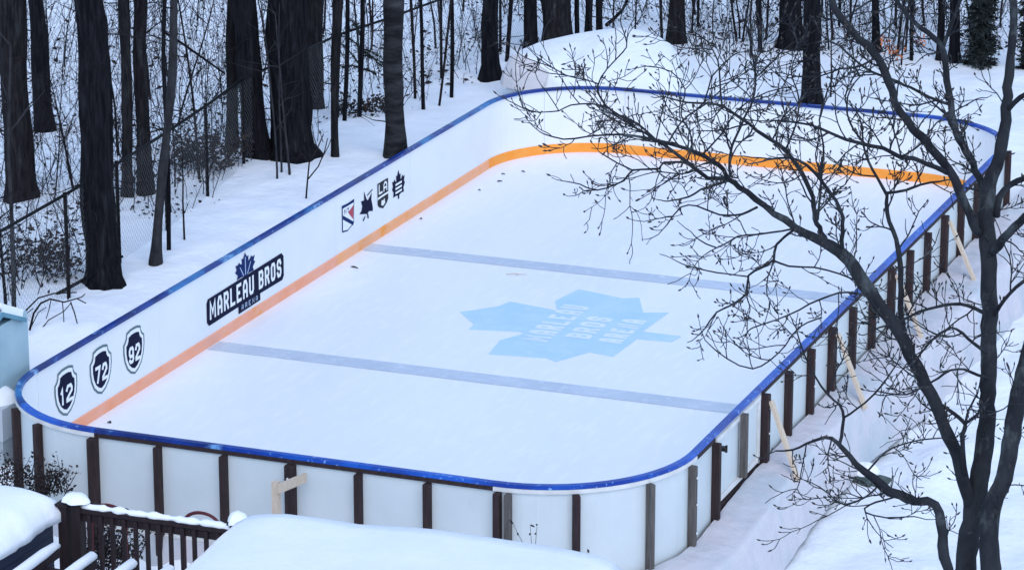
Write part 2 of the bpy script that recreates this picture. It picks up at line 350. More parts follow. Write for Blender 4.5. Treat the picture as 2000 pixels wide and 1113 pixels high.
# gate in the right wall
gseg = ('l', (W, 2.27), (W, 4.02))
sweep(gseg, [(-.028, CAPZ), (-.023, H), (.046, H), (.052, CAPZ)], .002).build('cap_rail', 'cap', boards)
gate = sweep(('l', (W, 2.31), (W, 3.98)), [(.004, .18), (.004, CAPZ-.004), (.03, CAPZ-.004), (.03, .18)], .004).build('gate', 'board_out', boards)
sweep(gseg, [(.004, -.12), (.004, .13), (.05, .13), (.05, -.12)], .002).build('sill', 'post', boards)
sweep(gseg, [(-.012, 0), (-.012, .138), (.001, .146), (.001, 0)], .002).build('kick_plate', 'kick', boards)
gf = MB()
gf.box((W+.045, 3.14, .22), (.026, 1.60, .05)); gf.box((W+.045, 2.37, .56), (.026, .05, .72)); gf.box((W+.045, 3.91, .56), (.026, .05, .72)); gf.box((W+.045, 3.14, .95), (.026, 1.60, .05))
gf.build('gate_frame', 'trim', gate)
MB().box((W+.095, 3.20, .62), (.07, .09, .74)).build('gate_stile', 'post_grey', gate)
lt = MB(); lt.box((W+.10, 2.42, .84), (.07, .08, .04)); lt.box((W+.135, 2.42, .84), (.02, .03, .08)); lt.build('latch', 'hardware', gate)
# posts
def post_mesh(w, d, z0, z1, nm):
    bm = bmesh.new(); bmesh.ops.create_cube(bm, size=1)
    for v in bm.verts: v.co = Vector((v.co.x*w, v.co.y*d, z0+(v.co.z+.5)*(z1-z0)))
    bmesh.ops.bevel(bm, geom=bm.edges[:], offset=.006, segments=1, affect='EDGES')
    me = bpy.data.meshes.new(nm); bm.to_mesh(me); bm.free(); return me
ZP = CAPZ-.055
pm_f = post_mesh(.076, .09, -.3, ZP, 'post'); pm_f.materials.append(M['post'])
pm_w = post_mesh(.112, .09, -.3, ZP, 'post'); pm_w.materials.append(M['post'])
pm_g = post_mesh(.07, .08, -.3, ZP, 'post'); pm_g.materials.append(M['post_grey'])
bolt_m = MB(); bolt_m.spindle(Vector((0, 0, 0)), Vector((0, -1, 0)), .02, .016, 6)
bm_ = bpy.data.meshes.new('bolt'); bm_.from_pydata(bolt_m.v, [], bolt_m.f); bm_.materials.append(M['bolt'])
def add_post(x, y, ang, me, bolts=0):
    n = Vector((math.cos(ang), math.sin(ang), 0)); p = Vector((x, y, 0))+n*.080
    o = link('post', me, boards, loc=p); o.rotation_euler = (0, 0, ang+math.pi/2)
    for b in range(bolts):
        z = .82-.30*b+U(-.03, .03)
        q = bpy.data.objects.new('bolt', bm_); COL.objects.link(q); q.parent = o; q.location = (U(-.015, .015), -.046, z)
    return o
for i, x in enumerate(fr): add_post(x, 0, -math.pi/2, pm_w if i in (0, 3) else pm_f, 1 if i == 3 else 0)
add_post(fr[-1]+.115, .004, -math.pi/2+.06, pm_g)
for a, me, b in ((-60, pm_f, 0), (-31, pm_g, 0), (-6, pm_g, 3)): add_post(W-R+R*math.cos(math.radians(a)), R+R*math.sin(math.radians(a)), math.radians(a), me, b)
for a in (221, 242): add_post(R+R*math.cos(math.radians(a)), R+R*math.sin(math.radians(a)), math.radians(a), pm_f, 0)
add_post(W, 2.25, 0, pm_f, 0)
for k in range(13): add_post(W, 4.06+k*.912, 0, pm_f if k % 3 else pm_w, 2 if k % 2 == 0 else 0)
for a in (10, 40, 70): add_post(W-R+R*math.cos(math.radians(a)), L-R+R*math.sin(math.radians(a)), math.radians(a), pm_f)
# braces outside the right wall, and the stake at the front
for (bx_, by_, ty) in ((8.50, 3.95, 4.08), (8.52, 6.72, 6.82), (8.54, 9.45, 9.55), (8.56, 12.2, 12.3)):
    MB().beam((W+.135, ty, .88), (bx_, by_, .0), .038, .085, Vector((0, 1, 0))).build('brace', 'lumber', boards)
fb = thing('wooden_stake', (3.99, -.75, -.6), 'pale new wood stake with a short arm bracing the front boards', 'stake')
st = on_y(539, 940, -.62)
MB().box((st.x, st.y, (st.z-.65)/2), (.07, .085, st.z+.65)).build('stake', 'lumber', fb)
MB().beam((st.x+.06, st.y-.06, st.z-.05), (st.x+.12, -.14, st.z-.10), .036, .10).build('arm', 'lumber', fb)

# ------------------------------------------------------------------ decals on the left wall (u = along +Y, v = up)
def dec(pts, d, name, mat, parent, t=.0012):
    return poly_prism([Vector((d, a, b)) for a, b in pts], (1, 0, 0), t).build(name, mat, parent)
def dec_text(body, y0, y1, z0, z1, d, mat, parent, bold=.03, sp=.35, nm='lettering'):
    tv, tf = block_text(body, y0, y1, z0, z1, bold, sp)
    return MB().add([(d+.0008*l, u, v) for u, v, l in tv], tf).build(nm, mat, parent)
half = [(0, 1.0), (.16, .995), (.33, .955), (.35, .86), (.40, .79), (.49, .735), (.495, .55), (.45, .36), (.34, .18), (.18, .06), (0, 0)]
shield = [(a, b) for a, b in half]+[(-a, b) for a, b in half[-2:0:-1]]
shield = shield[::-1]
for num, yc, zc in (('12', 2.29, .565), ('72', 3.16, .565), ('92', 4.02, .555)):
    w, h = .56, .60
    S = lambda k: [(yc+a*w*k, zc+(b-.5)*h*k) for a, b in shield]
    o = dec(S(1.0), .0025, 'number_shield', 'teal_vinyl', boards); dec(S(.90), .0042, 'shield_border', 'white_vinyl', o); dec(S(.745), .0060, 'shield_field', 'navy', o)
    dec_text(num, yc-.15, yc+.15, zc-.14, zc+.075, .0085, 'white_vinyl', o, .042, .25, 'number')
ban = [(6.02, .585), (6.06, .635), (8.28, .655), (8.34, .60), (8.34, .33), (8.29, .28), (7.60, .285), (7.60, .195), (6.94, .185), (6.94, .285), (6.08, .275), (6.02, .33)][::-1]
bo = dec(ban, .0025, 'arena_banner', 'navy', boards)
dec_text('MARLEAU', 6.10, 7.41, .345, .595, .0050, 'white_vinyl', bo, .046, .32)
dec_text('BROS', 7.56, 8.26, .345, .595, .0050, 'white_vinyl', bo, .046, .32)
dec_text('ARENA', 7.03, 7.52, .215, .285, .0050, 'pale_blue', bo, .013, .8)
LF = [(0, 1), (.10, .80), (.17, .84), (.16, .62), (.26, .68), (.30, .76), (.36, .68), (.48, .70), (.43, .52), (.50, .44), (.38, .30), (.42, .14), (.20, .16), (.05, .12), (.05, 0)]
leaf_out = LF+[(-a, b) for a, b in LF[::-1] if a > 0]
def leaf_dec(yc, z0, w, h, d, mat, parent, nm): return dec([(yc+a*w, z0+b*h) for a, b in leaf_out][::-1], d, nm, mat, parent)
lo = leaf_dec(7.17, .60, .60, .36, .0024, 'navy_blue', bo, 'leaf_crest')
for dy, zz in ((-.16, .80), (0, .90), (.16, .80)): dec([(7.17+dy*.35-.012, .66), (7.17+dy*.35+.012, .66), (7.17+dy+.01, zz), (7.17+dy-.01, zz)], .0046, 'leaf_vein', 'pale_blue', bo)
# four small crests
o = dec([(10.26, .80), (10.26, .42), (10.44, .395), (10.66, .45), (10.68, .80), (10.47, .79)], .0025, 'shield_crest', 'navy_blue', boards)
dec([(10.285, .755), (10.285, .44), (10.44, .415), (10.64, .465), (10.655, .755)], .0042, 'crest_field', 'white_vinyl', o)
dec([(10.285, .66), (10.285, .60), (10.63, .43), (10.645, .48)], .0060, 'crest_stripe', 'navy_blue', o)
dec([(10.46, .66), (10.63, .52), (10.65, .72)], .0060, 'crest_patch', 'red_vinyl', o)
dec_text('NY', 10.33, 10.50, .665, .735, .0064, 'navy_blue', o, .014, .4, 'crest_letters')
sh = [(11.03, .82), (11.10, .70), (11.15, .655), (11.24, .70), (11.29, .74), (11.28, .64), (11.33, .50), (11.32, .46), (11.20, .49), (11.12, .47), (10.86, .53), (10.93, .56), (10.96, .62), (10.92, .70), (11.03, .69)][::-1]
o = dec(sh, .0025, 'angular_crest', 'navy', boards)
dec([(11.13, .74), (11.14, .725), (11.33, .77), (11.32, .785)], .003, 'crest_stick', 'navy', o); dec([(11.12, .47), (11.14, .40), (11.18, .39), (11.16, .47)], .003, 'crest_tip', 'navy', o); dec([(10.97, .415), (10.99, .39), (11.06, .44), (11.05, .46)], .003, 'crest_tip', 'navy', o)
o = dec([(11.50, .81), (11.50, .50), (11.55, .455), (11.69, .405), (11.83, .46), (11.88, .51), (11.88, .81)], .0025, 'banner_crest', 'black_vinyl', boards)
dec([(11.50, .605), (11.50, .575), (11.88, .585), (11.88, .615)], .0042, 'crest_stripe', 'white_vinyl', o)
dec_text('LA', 11.54, 11.84, .64, .785, .0042, 'white_vinyl', o, .03, .3, 'crest_letters')
dec([(11.64, .54), (11.62, .47), (11.69, .445), (11.76, .475), (11.74, .545), (11.69, .52)], .0042, 'crest_crown', 'white_vinyl', o)
o = leaf_dec(12.255, .405, .47, .43, .0025, 'navy', boards, 'leaf_crest')
for zz in (.50, .56, .62): dec([(12.14, zz), (12.37, zz), (12.37, zz+.03), (12.14, zz+.03)], .0044, 'crest_bar', 'white_vinyl', o)

# ------------------------------------------------------------------ liner draped over the bank along the right wall
m = MB(); ny = 300; npf = 26
for i in range(ny+1):
    y = -.9+(L+1.0)*i/ny
    k = sm(6, 13, y); w = .40+.30*k+.04*math.sin(y*.9); drop = .72+.20*k
    ztop = .02+.14*sm(.8, 4, y)+.015*nz(0, y, 1.1)-.2*(1-sm(-1, 1.0, y))
    xoff = 0
    if y < R: xoff = (W-R+math.sqrt(max(.0, (R+.12)**2-(y-R)**2)) if y > -.11 else W-R+.35)-W-.12
    for j in range(npf+1):
        t = j/npf
        if t < .4: x = .04+w*t/.4; z = ztop-.09*(t/.4)**1.5
        else:
            q = (t-.4)/.6; x = .04+w+.17*q+.02*math.sin(q*3); z = ztop-.09-drop*q
        fold = (sm(.25, .9, t))*(.035*nz(y*1.8, t*.6, 1.0, 4)+(.004+.020*k)*math.sin(y*9+3.5*nz(y, 0, .7))+.018*nz(y*6, t*1.5, 1, 8))
        m.v.append((W+.035+xoff+x+fold, y-.0, z+.3*fold+.012*nz(x*7, y*4, 1, 2)+.010*abs(nz(x*5+y*3, y*5-x*4, 1, 6))))
m.f = [(i*(npf+1)+j, i*(npf+1)+j+1, (i+1)*(npf+1)+j+1, (i+1)*(npf+1)+j) for i in range(ny) for j in range(npf)]
lin = m.build('plastic_liner', 'liner', None, True); tag(lin, 'wrinkled white plastic liner draped over the bank beside the right boards', 'liner')
# skirt below the front boards
m = MB(); P = []
for s in (('a', R, R, 200, 270), ('l', (R, 0), (W-R, 0)), ('a', W-R, R, -90, -20)):
    pp = wall_pts(s)
    if s[0] == 'l': a, b = pp[0][0], pp[1][0]; pp = [(a+(b-a)*(i/40), pp[0][1]) for i in range(1, 40)]
    P += pp
for i, (p, nn) in enumerate(P):
    for j in range(5):
        q = j/4; f = .02*math.sin(i*1.3)*q+.02*nz(i*.35, q, 1)
        m.v.append(tuple(p+nn*(.075+.10*q+f)+Vector((0, 0, ZB+.04-.6*q))))
m.f = [(i*5+j, i*5+j+1, (i+1)*5+j+1, (i+1)*5+j) for i in range(len(P)-1) for j in range(4)]
tag(m.build('liner_skirt', 'liner', None, True), 'white plastic skirt hanging below the front boards behind the railing', 'liner')

# ------------------------------------------------------------------ snow mound behind the far boards
def lump(name, cx, cy, rx, ry, h, mat, parent=None, base=-.3, seed=0, n=26, flat=.0, rot=0, pw=2.4, lum=.10):
    m = MB(); rings = 12
    ca, sa = math.cos(rot), math.sin(rot)
    top = (0, 0)
    for k in range(rings+1):
        t = k/rings
        for j in range(n):
            a = 2*math.pi*j/n; rr = t*(1+lum*noise.noise(Vector((math.cos(a)*1.4+seed, math.sin(a)*1.4, seed))))
            u, v = rr*math.cos(a), rr*math.sin(a)
            z = h*(1-min(1, t)**pw)**(1/1.7)*(1+.10*noise.noise(Vector((u*2+seed, v*2, 1))))
            x, y = u*rx, v*ry
            m.v.append((cx+x*ca-y*sa, cy+x*sa+y*ca, base+z))
    m.f = [(k*n+j, k*n+(j+1) % n, (k+1)*n+(j+1) % n, (k+1)*n+j)[::-1] for k in range(rings) for j in range(n)]
    m.f.append(tuple(range(n)))
    return m.build(name, mat, parent, True)
mp_ = thing('snow_mound', (.9, 19.7, .3), 'big snow mound with bare grey side behind the far boards', 'snow mound')
FT = [(1000, 107, 18.05), (1013, 105, 18.0), (1040, 118, 17.95), (1073, 141, 17.85), (1085, 166, 17.75), (1110, 174, 17.7), (1200, 176, 17.7), (1300, 182, 17.75), (1420, 195, 17.9)]
RG = [(1000, 105.5, 18.3), (1030, 92, 18.9), (1060, 81, 19.2), (1120, 67, 19.5), (1170, 60, 19.6), (1212, 55, 19.6), (1256, 61, 19.5), (1300, 79, 19.3), (1400, 128, 19.0)]
def resamp(A, n):
    out = []
    for i in range(n+1):
        t = i/n*(len(A)-1); k = min(int(t), len(A)-2); f = t-k; q = [A[k][c]+(A[k+1][c]-A[k][c])*f for c in range(3)]; out.append(on_y(*q))
    for _ in range(2): out = [out[0]]+[(out[i-1]+out[i]*2+out[i+1])/4 for i in range(1, n)]+[out[-1]]
    return out
m = MB(); NX, NY = 40, 20; FTp, RGp = resamp(FT, NX), resamp(RG, NX)
for j in range(NY+1):
    v = j/NY
    for i in range(NX+1):
        a, b = FTp[i], RGp[i]; c = Vector((b.x-.3, b.y+1.6, terrain(b.x, b.y+1.6)-.15))
        if v < .6: t = v/.6; q = a+(b-a)*t; q.z = a.z+(b.z-a.z)*math.sin(t*math.pi/2)**.85
        else: t = (v-.6)/.4; q = b+(c-b)*t; q.z = b.z+(c.z-b.z)*t**1.6
        e = sm(0, .12, v)*(1-sm(.55, .65, v)); q.z += .035*nz(q.x, q.y, 1.3, 3)*e+.015*nz(q.x, q.y, 4, 6)*e
        tp = sm(.86, 1., i/NX); gz = terrain(q.x, q.y)-.06; q.z = q.z*(1-tp)+min(q.z, gz)*tp
        m.v.append(tuple(q))
m.f = [(j*(NX+1)+i, j*(NX+1)+i+1, (j+1)*(NX+1)+i+1, (j+1)*(NX+1)+i) for j in range(NY) for i in range(NX)]
o1 = len(m.v)                                   # snow foot, down to the ground
for i in range(NX+1): m.v.append((FTp[i].x, FTp[i].y-.04, -.1))
m.f += [(i+1, i, o1+i, o1+i+1) for i in range(NX)]
o1 = len(m.v)                                   # left end, down to the ground
for j in range(NY+1): q = m.v[j*(NX+1)]; m.v.append((q[0]-.25*math.sin(math.pi*j/NY), q[1], -.1))
m.f += [(j*(NX+1), (j+1)*(NX+1), o1+j+1, o1+j) for j in range(NY)]
m.build('snow_cover', 'snow', mp_, True)
m = MB(); top = [(996, 111, 18.1), (1001, 106.5, 18.04), (1013, 105.5, 17.99), (1027, 110, 17.97), (1040, 118.5, 17.94), (1056, 129, 17.9), (1073, 141.5, 17.84)]
bot = [(976, 162, 18.15), (981, 170, 17.95), (1000, 174, 17.82), (1020, 177, 17.76), (1036, 178, 17.74), (1050, 176, 17.73), (1062, 172, 17.74)]
for a, b in zip(top, bot):
    a, b = on_y(*a), on_y(*b)
    for j in range(7): t = j/6; q = a+(b-a)*t; q += Vector((-.02, -.02, 0))*math.sin(t*math.pi)*U(.2, 1.2); m.v.append(tuple(q))
m.f = [(i*7+j, i*7+j+1, (i+1)*7+j+1, (i+1)*7+j) for i in range(6) for j in range(6)]
m.build('grey_side', 'tarp_grey', mp_, False)
# ------------------------------------------------------------------ chain-link fence on the left
fl = [(-1.15, 1.2), (-1.28, 4.75), (-1.55, 8.0), (-2.12, 11.6), (-2.32, 15.3), (-2.2, 19.2), (-2.0, 24), (2.5, 26.5), (9.5, 27.5)]
fz = [.9, .9, .9, .82, .68, .5, .2, .15, .1]
fence = thing('chain_link_fence', (-1.28, 4.75, .8), 'chain link fence with dark top rail running beside the left boards', 'fence')
FH = 1.32
def fpt(s):
    i = min(int(s), len(fl)-2); t = s-i
    return Vector((fl[i][0]+(fl[i+1][0]-fl[i][0])*t, fl[i][1]+(fl[i+1][1]-fl[i][1])*t, fz[i]+(fz[i+1]-fz[i])*t))
for i in range(len(fl)-1):
    a = fpt(i); b = fpt(i+.9999)
    MB().tube([a+Vector((0, 0, FH)), (a+b)/2+Vector((0, 0, FH-.015)), b+Vector((0, 0, FH))], .021, 8).build('top_rail', 'pipe', fence, True)
for s in (0, .47, 1, 1.5, 2, 2.5, 2.98, 3.5, 4, 4.5, 5, 5.5, 6, 6.5, 7, 7.5):
    p = fpt(s); MB().tube([p+Vector((0, 0, -.5)), p+Vector((0, 0, FH+.03))], .026, 8).build('post', 'pipe', fence, True)
m = MB()
for i in range(len(fl)-1):
    a, b = fpt(i), fpt(i+.9999); ln = (b-a).length; d = (b-a)/ln; n = int(ln/.085)
    for sgn in (1, -1):
        for k in range(-16, n+16):
            s0 = k*.085; s1 = s0+sgn*FH; z0, z1 = 0., FH-.02
            lo_, hi_ = 0., ln
            if min(s0, s1) > ln or max(s0, s1) < 0: continue
            def cl_(s): return min(max(s, 0), ln)
            t0 = 0; t1 = 1
            for (c, sg) in ((0, 1), (ln, -1)):
                v0 = (s0-c)*sg; v1 = (s1-c)*sg
                if v0 < 0 and v1 < 0: t0 = 2
                elif v0 < 0: t0 = max(t0, -v0/(v1-v0))
                elif v1 < 0: t1 = min(t1, v0/(v0-v1))
            if t0 >= t1: continue
            pa = a+d*(s0+(s1-s0)*t0); pb = a+d*(s0+(s1-s0)*t1)
            zz = lambda s: a.z+(b.z-a.z)*s/ln
            pa.z = zz(s0+(s1-s0)*t0)+z1*t0; pb.z = zz(s0+(s1-s0)*t1)+z1*t1
            m.tube([pa, pb], .0011, 3, False)
m.build('wire_mesh', 'wire', fence, kind='stuff')

# ------------------------------------------------------------------ woods
def limb_path(p, d, ln, n, wob, up):
    pts = [p.copy()]; d = d.normalized()
    for i in range(n):
        d = (d+Vector((U(-wob, wob), U(-wob, wob), U(-wob, wob)+up))).normalized(); p = p+d*(ln/n); pts.append(p.copy())
    return pts
def crown(root, top, h0, rbase, seed, mat, big):
    st_ = random.getstate(); random.seed(seed)
    cm_ = MB(); axis_d = (top[-1]-top[0]).normalized()
    for k in range(7 if big else 4):
        t = U(.25, .98); p = top[0]+(top[-1]-top[0])*t; a = U(0, 6.28)
        d = Vector((math.cos(a), math.sin(a), U(.3, 1.0))); ln = U(1.4, 3.2)*(1 if big else .5)*(1.2-.5*t); r0 = rbase*.32*(1.15-t)
        pts = limb_path(p, d, ln, 6, .22, .05)
        MB().tube(pts, [r0*(1-.85*i/6) for i in range(7)], 6).build('limb', mat, root, True)
        for q in range(5):
            i = random.randint(1, 5); a2 = U(0, 6.28)
            sp = limb_path(pts[i], Vector((math.cos(a2), math.sin(a2), U(.1, .9))), U(.5, 1.3)*(1 if big else .6), 4, .3, .06)
            cm_.tube(sp, [r0*.35*(1-.2*j) for j in range(5)], 4)
    cm_.build('crown', 'twig', root)
    random.setstate(st_)
TREES = [
 # base x, base y, width px at base, x at y=0, width px at top, label, material, leaves-up, hidden depth shift
 (45, 388, 56, 20, 48, 'thick dark trunk cut by the left edge of the view', 'bark_b'),
 (88, 256, 37, 68, 30, 'dark trunk far back, between the leftmost trunk and the broad furrowed one', 'bark'),
 (203, 552, 66, 170, 56, 'broad furrowed dark trunk nearest the left boards, beside the fence', 'bark'),
 (248, 384, 20, 246, 21, 'slimmer stem of the paired trunks right of the broad furrowed trunk', 'bark_b'),
 (285, 378, 30, 271, 25, 'thicker stem of the paired trunks right of the broad furrowed trunk', 'bark_b'),
 (303, 515, 19, 344, 15, 'leaning grey young tree rooted in snow above the left boards', 'bark_grey'),
 (330, 488, 9, 322, 8, 'thin straight dark stem just right of the leaning grey young tree', 'bark'),
 (453, 290, 22, 456, 24, 'dark trunk touching the left flank of the massive twin trunk', 'bark_b'),
 (506, 303, 44, 472, 52, 'left trunk of the massive black twin tree', 'bark'),
 (574, 306, 74, 556, 76, 'right and largest trunk of the massive black twin tree', 'bark'),
 (618, 214, 28, 615, 36, 'grey dark trunk directly right of the massive twin tree', 'bark_b'),
 (654, 306, 13, 656, 22, 'narrow trunk with lighter foot standing in snow right of the twin tree', 'bark_b'),
 (673, 236, 9, 681, 9, 'thin trunk left of the fir boughs', 'bark'),
 (774, 306, 37, 766, 40, 'banded grey trunk rising right behind the blue cap rail', 'bark_band'),
 (811, 193, 6, 805, 6, 'very thin stem nearest right of the banded trunk', 'twig'),
 (827, 214, 8, 820, 7, 'thin stem second right of the banded trunk', 'bark'),
 (858, 207, 5, 884, 5, 'slender leaning stem second left of the dark trunk by the snow mound', 'twig'),
 (882, 190, 8, 884, 8, 'thin upright stem left of the dark trunk by the snow mound', 'bark'),
 (958, 154, 37, 957, 32, 'straight dark trunk at the left end of the snow mound', 'bark'),
 (990, 120, 9, 1000, 9, 'thin forked stem behind the left end of the snow mound', 'bark'),
 (1037, 100, 27, 1037, 26, 'dark trunk behind the snow mound, left of the widest one', 'bark'),
 (1086, 100, 61, 1086, 59, 'widest dark trunk behind the snow mound', 'bark_b'),
 (1128, 90, 10, 1127, 10, 'thinnest trunk right of the widest trunk behind the mound', 'bark'),
 (1149, 90, 16, 1150, 16, 'dark trunk second right of the widest trunk behind the mound', 'bark'),
 (1170, 90, 14, 1171, 14, 'dark trunk at the peak of the snow mound', 'bark'),
 (1322, 84, 34, 1322, 32, 'dark trunk at the right foot of the snow mound', 'bark_b'),
 (1293, 82, 6, 1291, 6, 'thin stem beside the trunk at the right foot of the mound', 'twig'),
 (1485, 100, 10, 1482, 9, 'thin reddish dark stem behind the far boards', 'bark'),
 (1545, 92, 45, 1545, 46, 'broad dark trunk left of the trunk rising at the far boards', 'bark'),
 (1583, 206, 36, 1590, 34, 'dark trunk rising right behind the far cap rail', 'bark'),
 (1711, 101, 15, 1711, 13, 'narrow dark trunk among upper branches, left of the orange leaves', 'bark'),
 (1780, 118, 8, 1780, 8, 'thin dark trunk right of the orange leaves', 'bark'),
 (1836, 118, 15, 1838, 14, 'dark trunk between the orange leaves and the evergreen', 'bark'),
 (1864, 121, 22, 1864, 20, 'dark trunk touching the left side of the evergreen', 'bark'),
]
def pix_w(px, depth): return px*depth/FPX
def make_tree(i, bx, by, bw, tx, tw, label, mat):
    p, dep = hit(bx, by)
    rb = pix_w(bw, dep)/2; rt = pix_w(tw, dep)/2
    # lean from the photograph's upper edge, at the same distance
    dd_ = ray(tx, 0); fh = Vector((-math.sin(YAW), math.cos(YAW), 0)); up_pt = CAM+dd_*((p-CAM).dot(fh)/dd_.dot(fh)); hz = up_pt.z-p.z
    vis = Vector((up_pt.x-p.x, up_pt.y-p.y, 0)); rr = vis.dot(_r)
    lean = _r*(rr/max(hz, .5))
    big = bw > 12; HT = U(9, 13) if big else U(4.5, 7)
    n = 30 if big else 14; pts = []; rad = []
    sway = U(0, 6.28)
    for k in range(n+1):
        t = (k/n)**1.6; z = -.35+t*HT
        ln = lean*min(z, hz+.3)+_r*(.012*math.sin(z*1.7+sway))*min(z, 3)+lean*.2*max(0, z-hz-.3)
        pts.append(p+ln+Vector((0, 0, z)))
        base = rb+(rt-rb)*min(1, max(0, z/hz))
        if z > hz: base = rt*max(.12, 1-(z-hz)/(HT-hz+.1))
        fl_ = 1+.45*math.exp(-max(0, z)/.14)*U(.75, 1.25) if big else 1
        rad.append(base*fl_)
    root = thing('bare_tree' if big else 'young_tree', p, label, 'tree', 'bare trees in the woods behind the rink')
    MB().tube(pts, rad, 18 if big else 7, True, 0, .26 if big else .05).build('trunk', mat, root, True)
    crown(root, pts[n//2:], 0, rt, 100+i, mat, big)
    # a few dead side branches low on the trunk
    if big:
        for q in range(random.randint(4, 8)):
            tw_ = MB(); z = U(.4, 3.4); c = p+lean*z+Vector((0, 0, z)); a = U(0, 6.28)
            lp = limb_path(c, Vector((math.cos(a), math.sin(a), U(-.3, .5))), U(.4, 1.3), 5, .3, .0)
            tw_.tube(lp, [.011*(1-.16*j) for j in range(6)], 4)
            for w_ in range(2): tw_.tube(limb_path(lp[random.randint(1, 4)], Vector((U(-1, 1), U(-1, 1), U(-.3, .8))), U(.2, .6), 3, .3, 0), [.006, .005, .004, .003], 3)
            tw_.build('dead_branch', 'twig', root)
    return root, p, dep
troots = {}
for i, t in enumerate(TREES): troots[t[5]] = make_tree(i, *t)
# evergreen at the upper right
def evergreen(px, py, wpx, hgt, label, name='evergreen_tree', nb=800, sk=.0):
    p, dep = hit(px, py); rad = pix_w(wpx, dep)/2
    root = thing(name, p, label, 'evergreen', None)
    MB().tube([p-Vector((0, 0, .3)), p+Vector((0, 0, hgt))], [.10, .02], 8).build('trunk', 'bark', root, True)
    m = MB()
    for b in range(nb):
        z = hgt*(rnd()**1.1)*.97+sk; a = U(0, 6.28); ln = rad*(1-.4*z/(hgt+.3))*U(.75, 1.15)
        d = Vector((math.cos(a), math.sin(a), U(-.45, .1))); q = p+Vector((0, 0, z))
        pts = limb_path(q, d, ln, 4, .12, .03)
        m.tube(pts, [.010, .008, .007, .005, .003], 3)
        for i in range(1, 5):
            for s in range(9):
                e = Vector((U(-1, 1), U(-1, 1), U(-.9, .5))).normalized(); c = pts[i]+(pts[i-1]-pts[i])*rnd()
                w_ = e.cross(d).normalized()*.012; l_ = U(.07, .15)
                m.add([c-w_, c+w_, c+e*l_], [(0, 1, 2)])
    m.build('foliage', 'evergreen', root)
    return root
evergreen(1915, 128, 66, 5.5, 'dense dark evergreen beside the trunks at the upper right')
evergreen(2004, 135, 40, 4.5, 'dark evergreen cut by the right edge of the view', nb=260)
# fir boughs on a thin trunk
rt_, p_, dep_ = make_tree(99, 702, 228, 10, 708, 10, 'thin trunk carrying dark drooping fir boughs', 'bark')
rt_['category'] = 'fir tree'
m = MB()
for (x, y, x2, y2) in ((704, 95, 660, 62), (704, 98, 742, 107), (703, 110, 756, 122), (703, 135, 668, 128), (702, 138, 735, 140), (704, 70, 690, 40), (703, 128, 640, 55), (705, 100, 752, 130)):
    a = at(x, y, dep_); b = at(x2, y2, dep_+U(-.4, .4)); pts = [a+(b-a)*(i/5)+Vector((0, 0, .03*math.sin(i))) for i in range(6)]
    m.tube(pts, [.014, .012, .01, .008, .006, .004], 4)
    for i in range(1, 6):
        for s in range(16):
            e = ((b-a).normalized()*.5+Vector((U(-1, 1), U(-1, 1), U(-.7, .4)))).normalized(); c = pts[i]+(pts[i-1]-pts[i])*rnd(); w_ = e.orthogonal().normalized()*.008; l_ = U(.06, .14)
            m.add([c-w_, c+w_, c+e*l_], [(0, 1, 2)])
m.build('fir_boughs', 'evergreen', rt_)

def stemmy(m, p, h, r, lean=.12, br=5, wob=.10, n=9):
    d = Vector((U(-lean, lean), U(-lean, lean), 1)); pts = limb_path(p-Vector((0, 0, .1)), d, h, n, wob, .05)
    m.tube(pts, [r*(1-.75*i/n) for i in range(n+1)], 5)
    for b in range(br):
        i = random.randint(2, n-1); a = U(0, 6.28); ln = h*U(.12, .3)
        lp = limb_path(pts[i], Vector((math.cos(a), math.sin(a), U(.2, 1.1))), ln, 4, .2, .06)
        m.tube(lp, [r*.4*(1-.18*j) for j in range(5)], 3)
        for q in range(2):
            m.tube(limb_path(lp[random.randint(1, 3)], Vector((U(-1, 1), U(-1, 1), U(0, .8))), ln*.45, 3, .2, 0), [r*.2]*4, 3)
    return pts
# single saplings one can tell apart
SAP = [(29, 632, 12, 3, 100, 'green grey leaning sapling right behind the teal shed', 'bark_grey', 3.4),
       (541, 350, 5, 533, 140, 'leftmost of three thin stems in snow before the massive twin tree', 'bark_grey', 2.6),
       (550, 338, 5, 545, 120, 'middle of three thin stems in snow before the massive twin tree', 'bark_grey', 2.6),
       (567, 343, 6, 556, 180, 'rightmost of three thin stems in snow before the massive twin tree', 'bark_grey', 2.3),
       (390, 352, 7, 372, 60, 'crooked thin sapling between the leaning grey tree and the twin tree', 'twig', 3.0),
       (341, 366, 4, 341, 0, 'straight thin sapling just behind the leaning grey young tree', 'twig', 3.0),
       (218, 392, 10, 213, 0, 'slim sapling close against the right side of the broad furrowed trunk', 'bark', 4.),
       (361, 470, 5, 352, 300, 'short bare sapling in snow right of the leaning grey tree', 'twig', 1.5),
       (12, 625, 9, 8, 420, 'dark sapling at the left edge behind the teal shed', 'bark', 2.2),
       (1466, 112, 5, 1464, 0, 'thin stem left of the reddish stem behind the far boards', 'twig', 2.6),
       (1622, 190, 4, 1620, 60, 'thin bare stem right of the trunk at the far cap rail', 'twig', 1.6),
       (1760, 128, 4, 1760, 0, 'thin stem standing among the orange leaves', 'twig', 2.4),
       (1197, 70, 4, 1200, 0, 'thin stem rising beyond the peak of the snow mound', 'twig', 2.),
       (1240, 66, 4, 1241, 0, 'thin straight stem beyond the right slope of the mound', 'twig', 2.)]
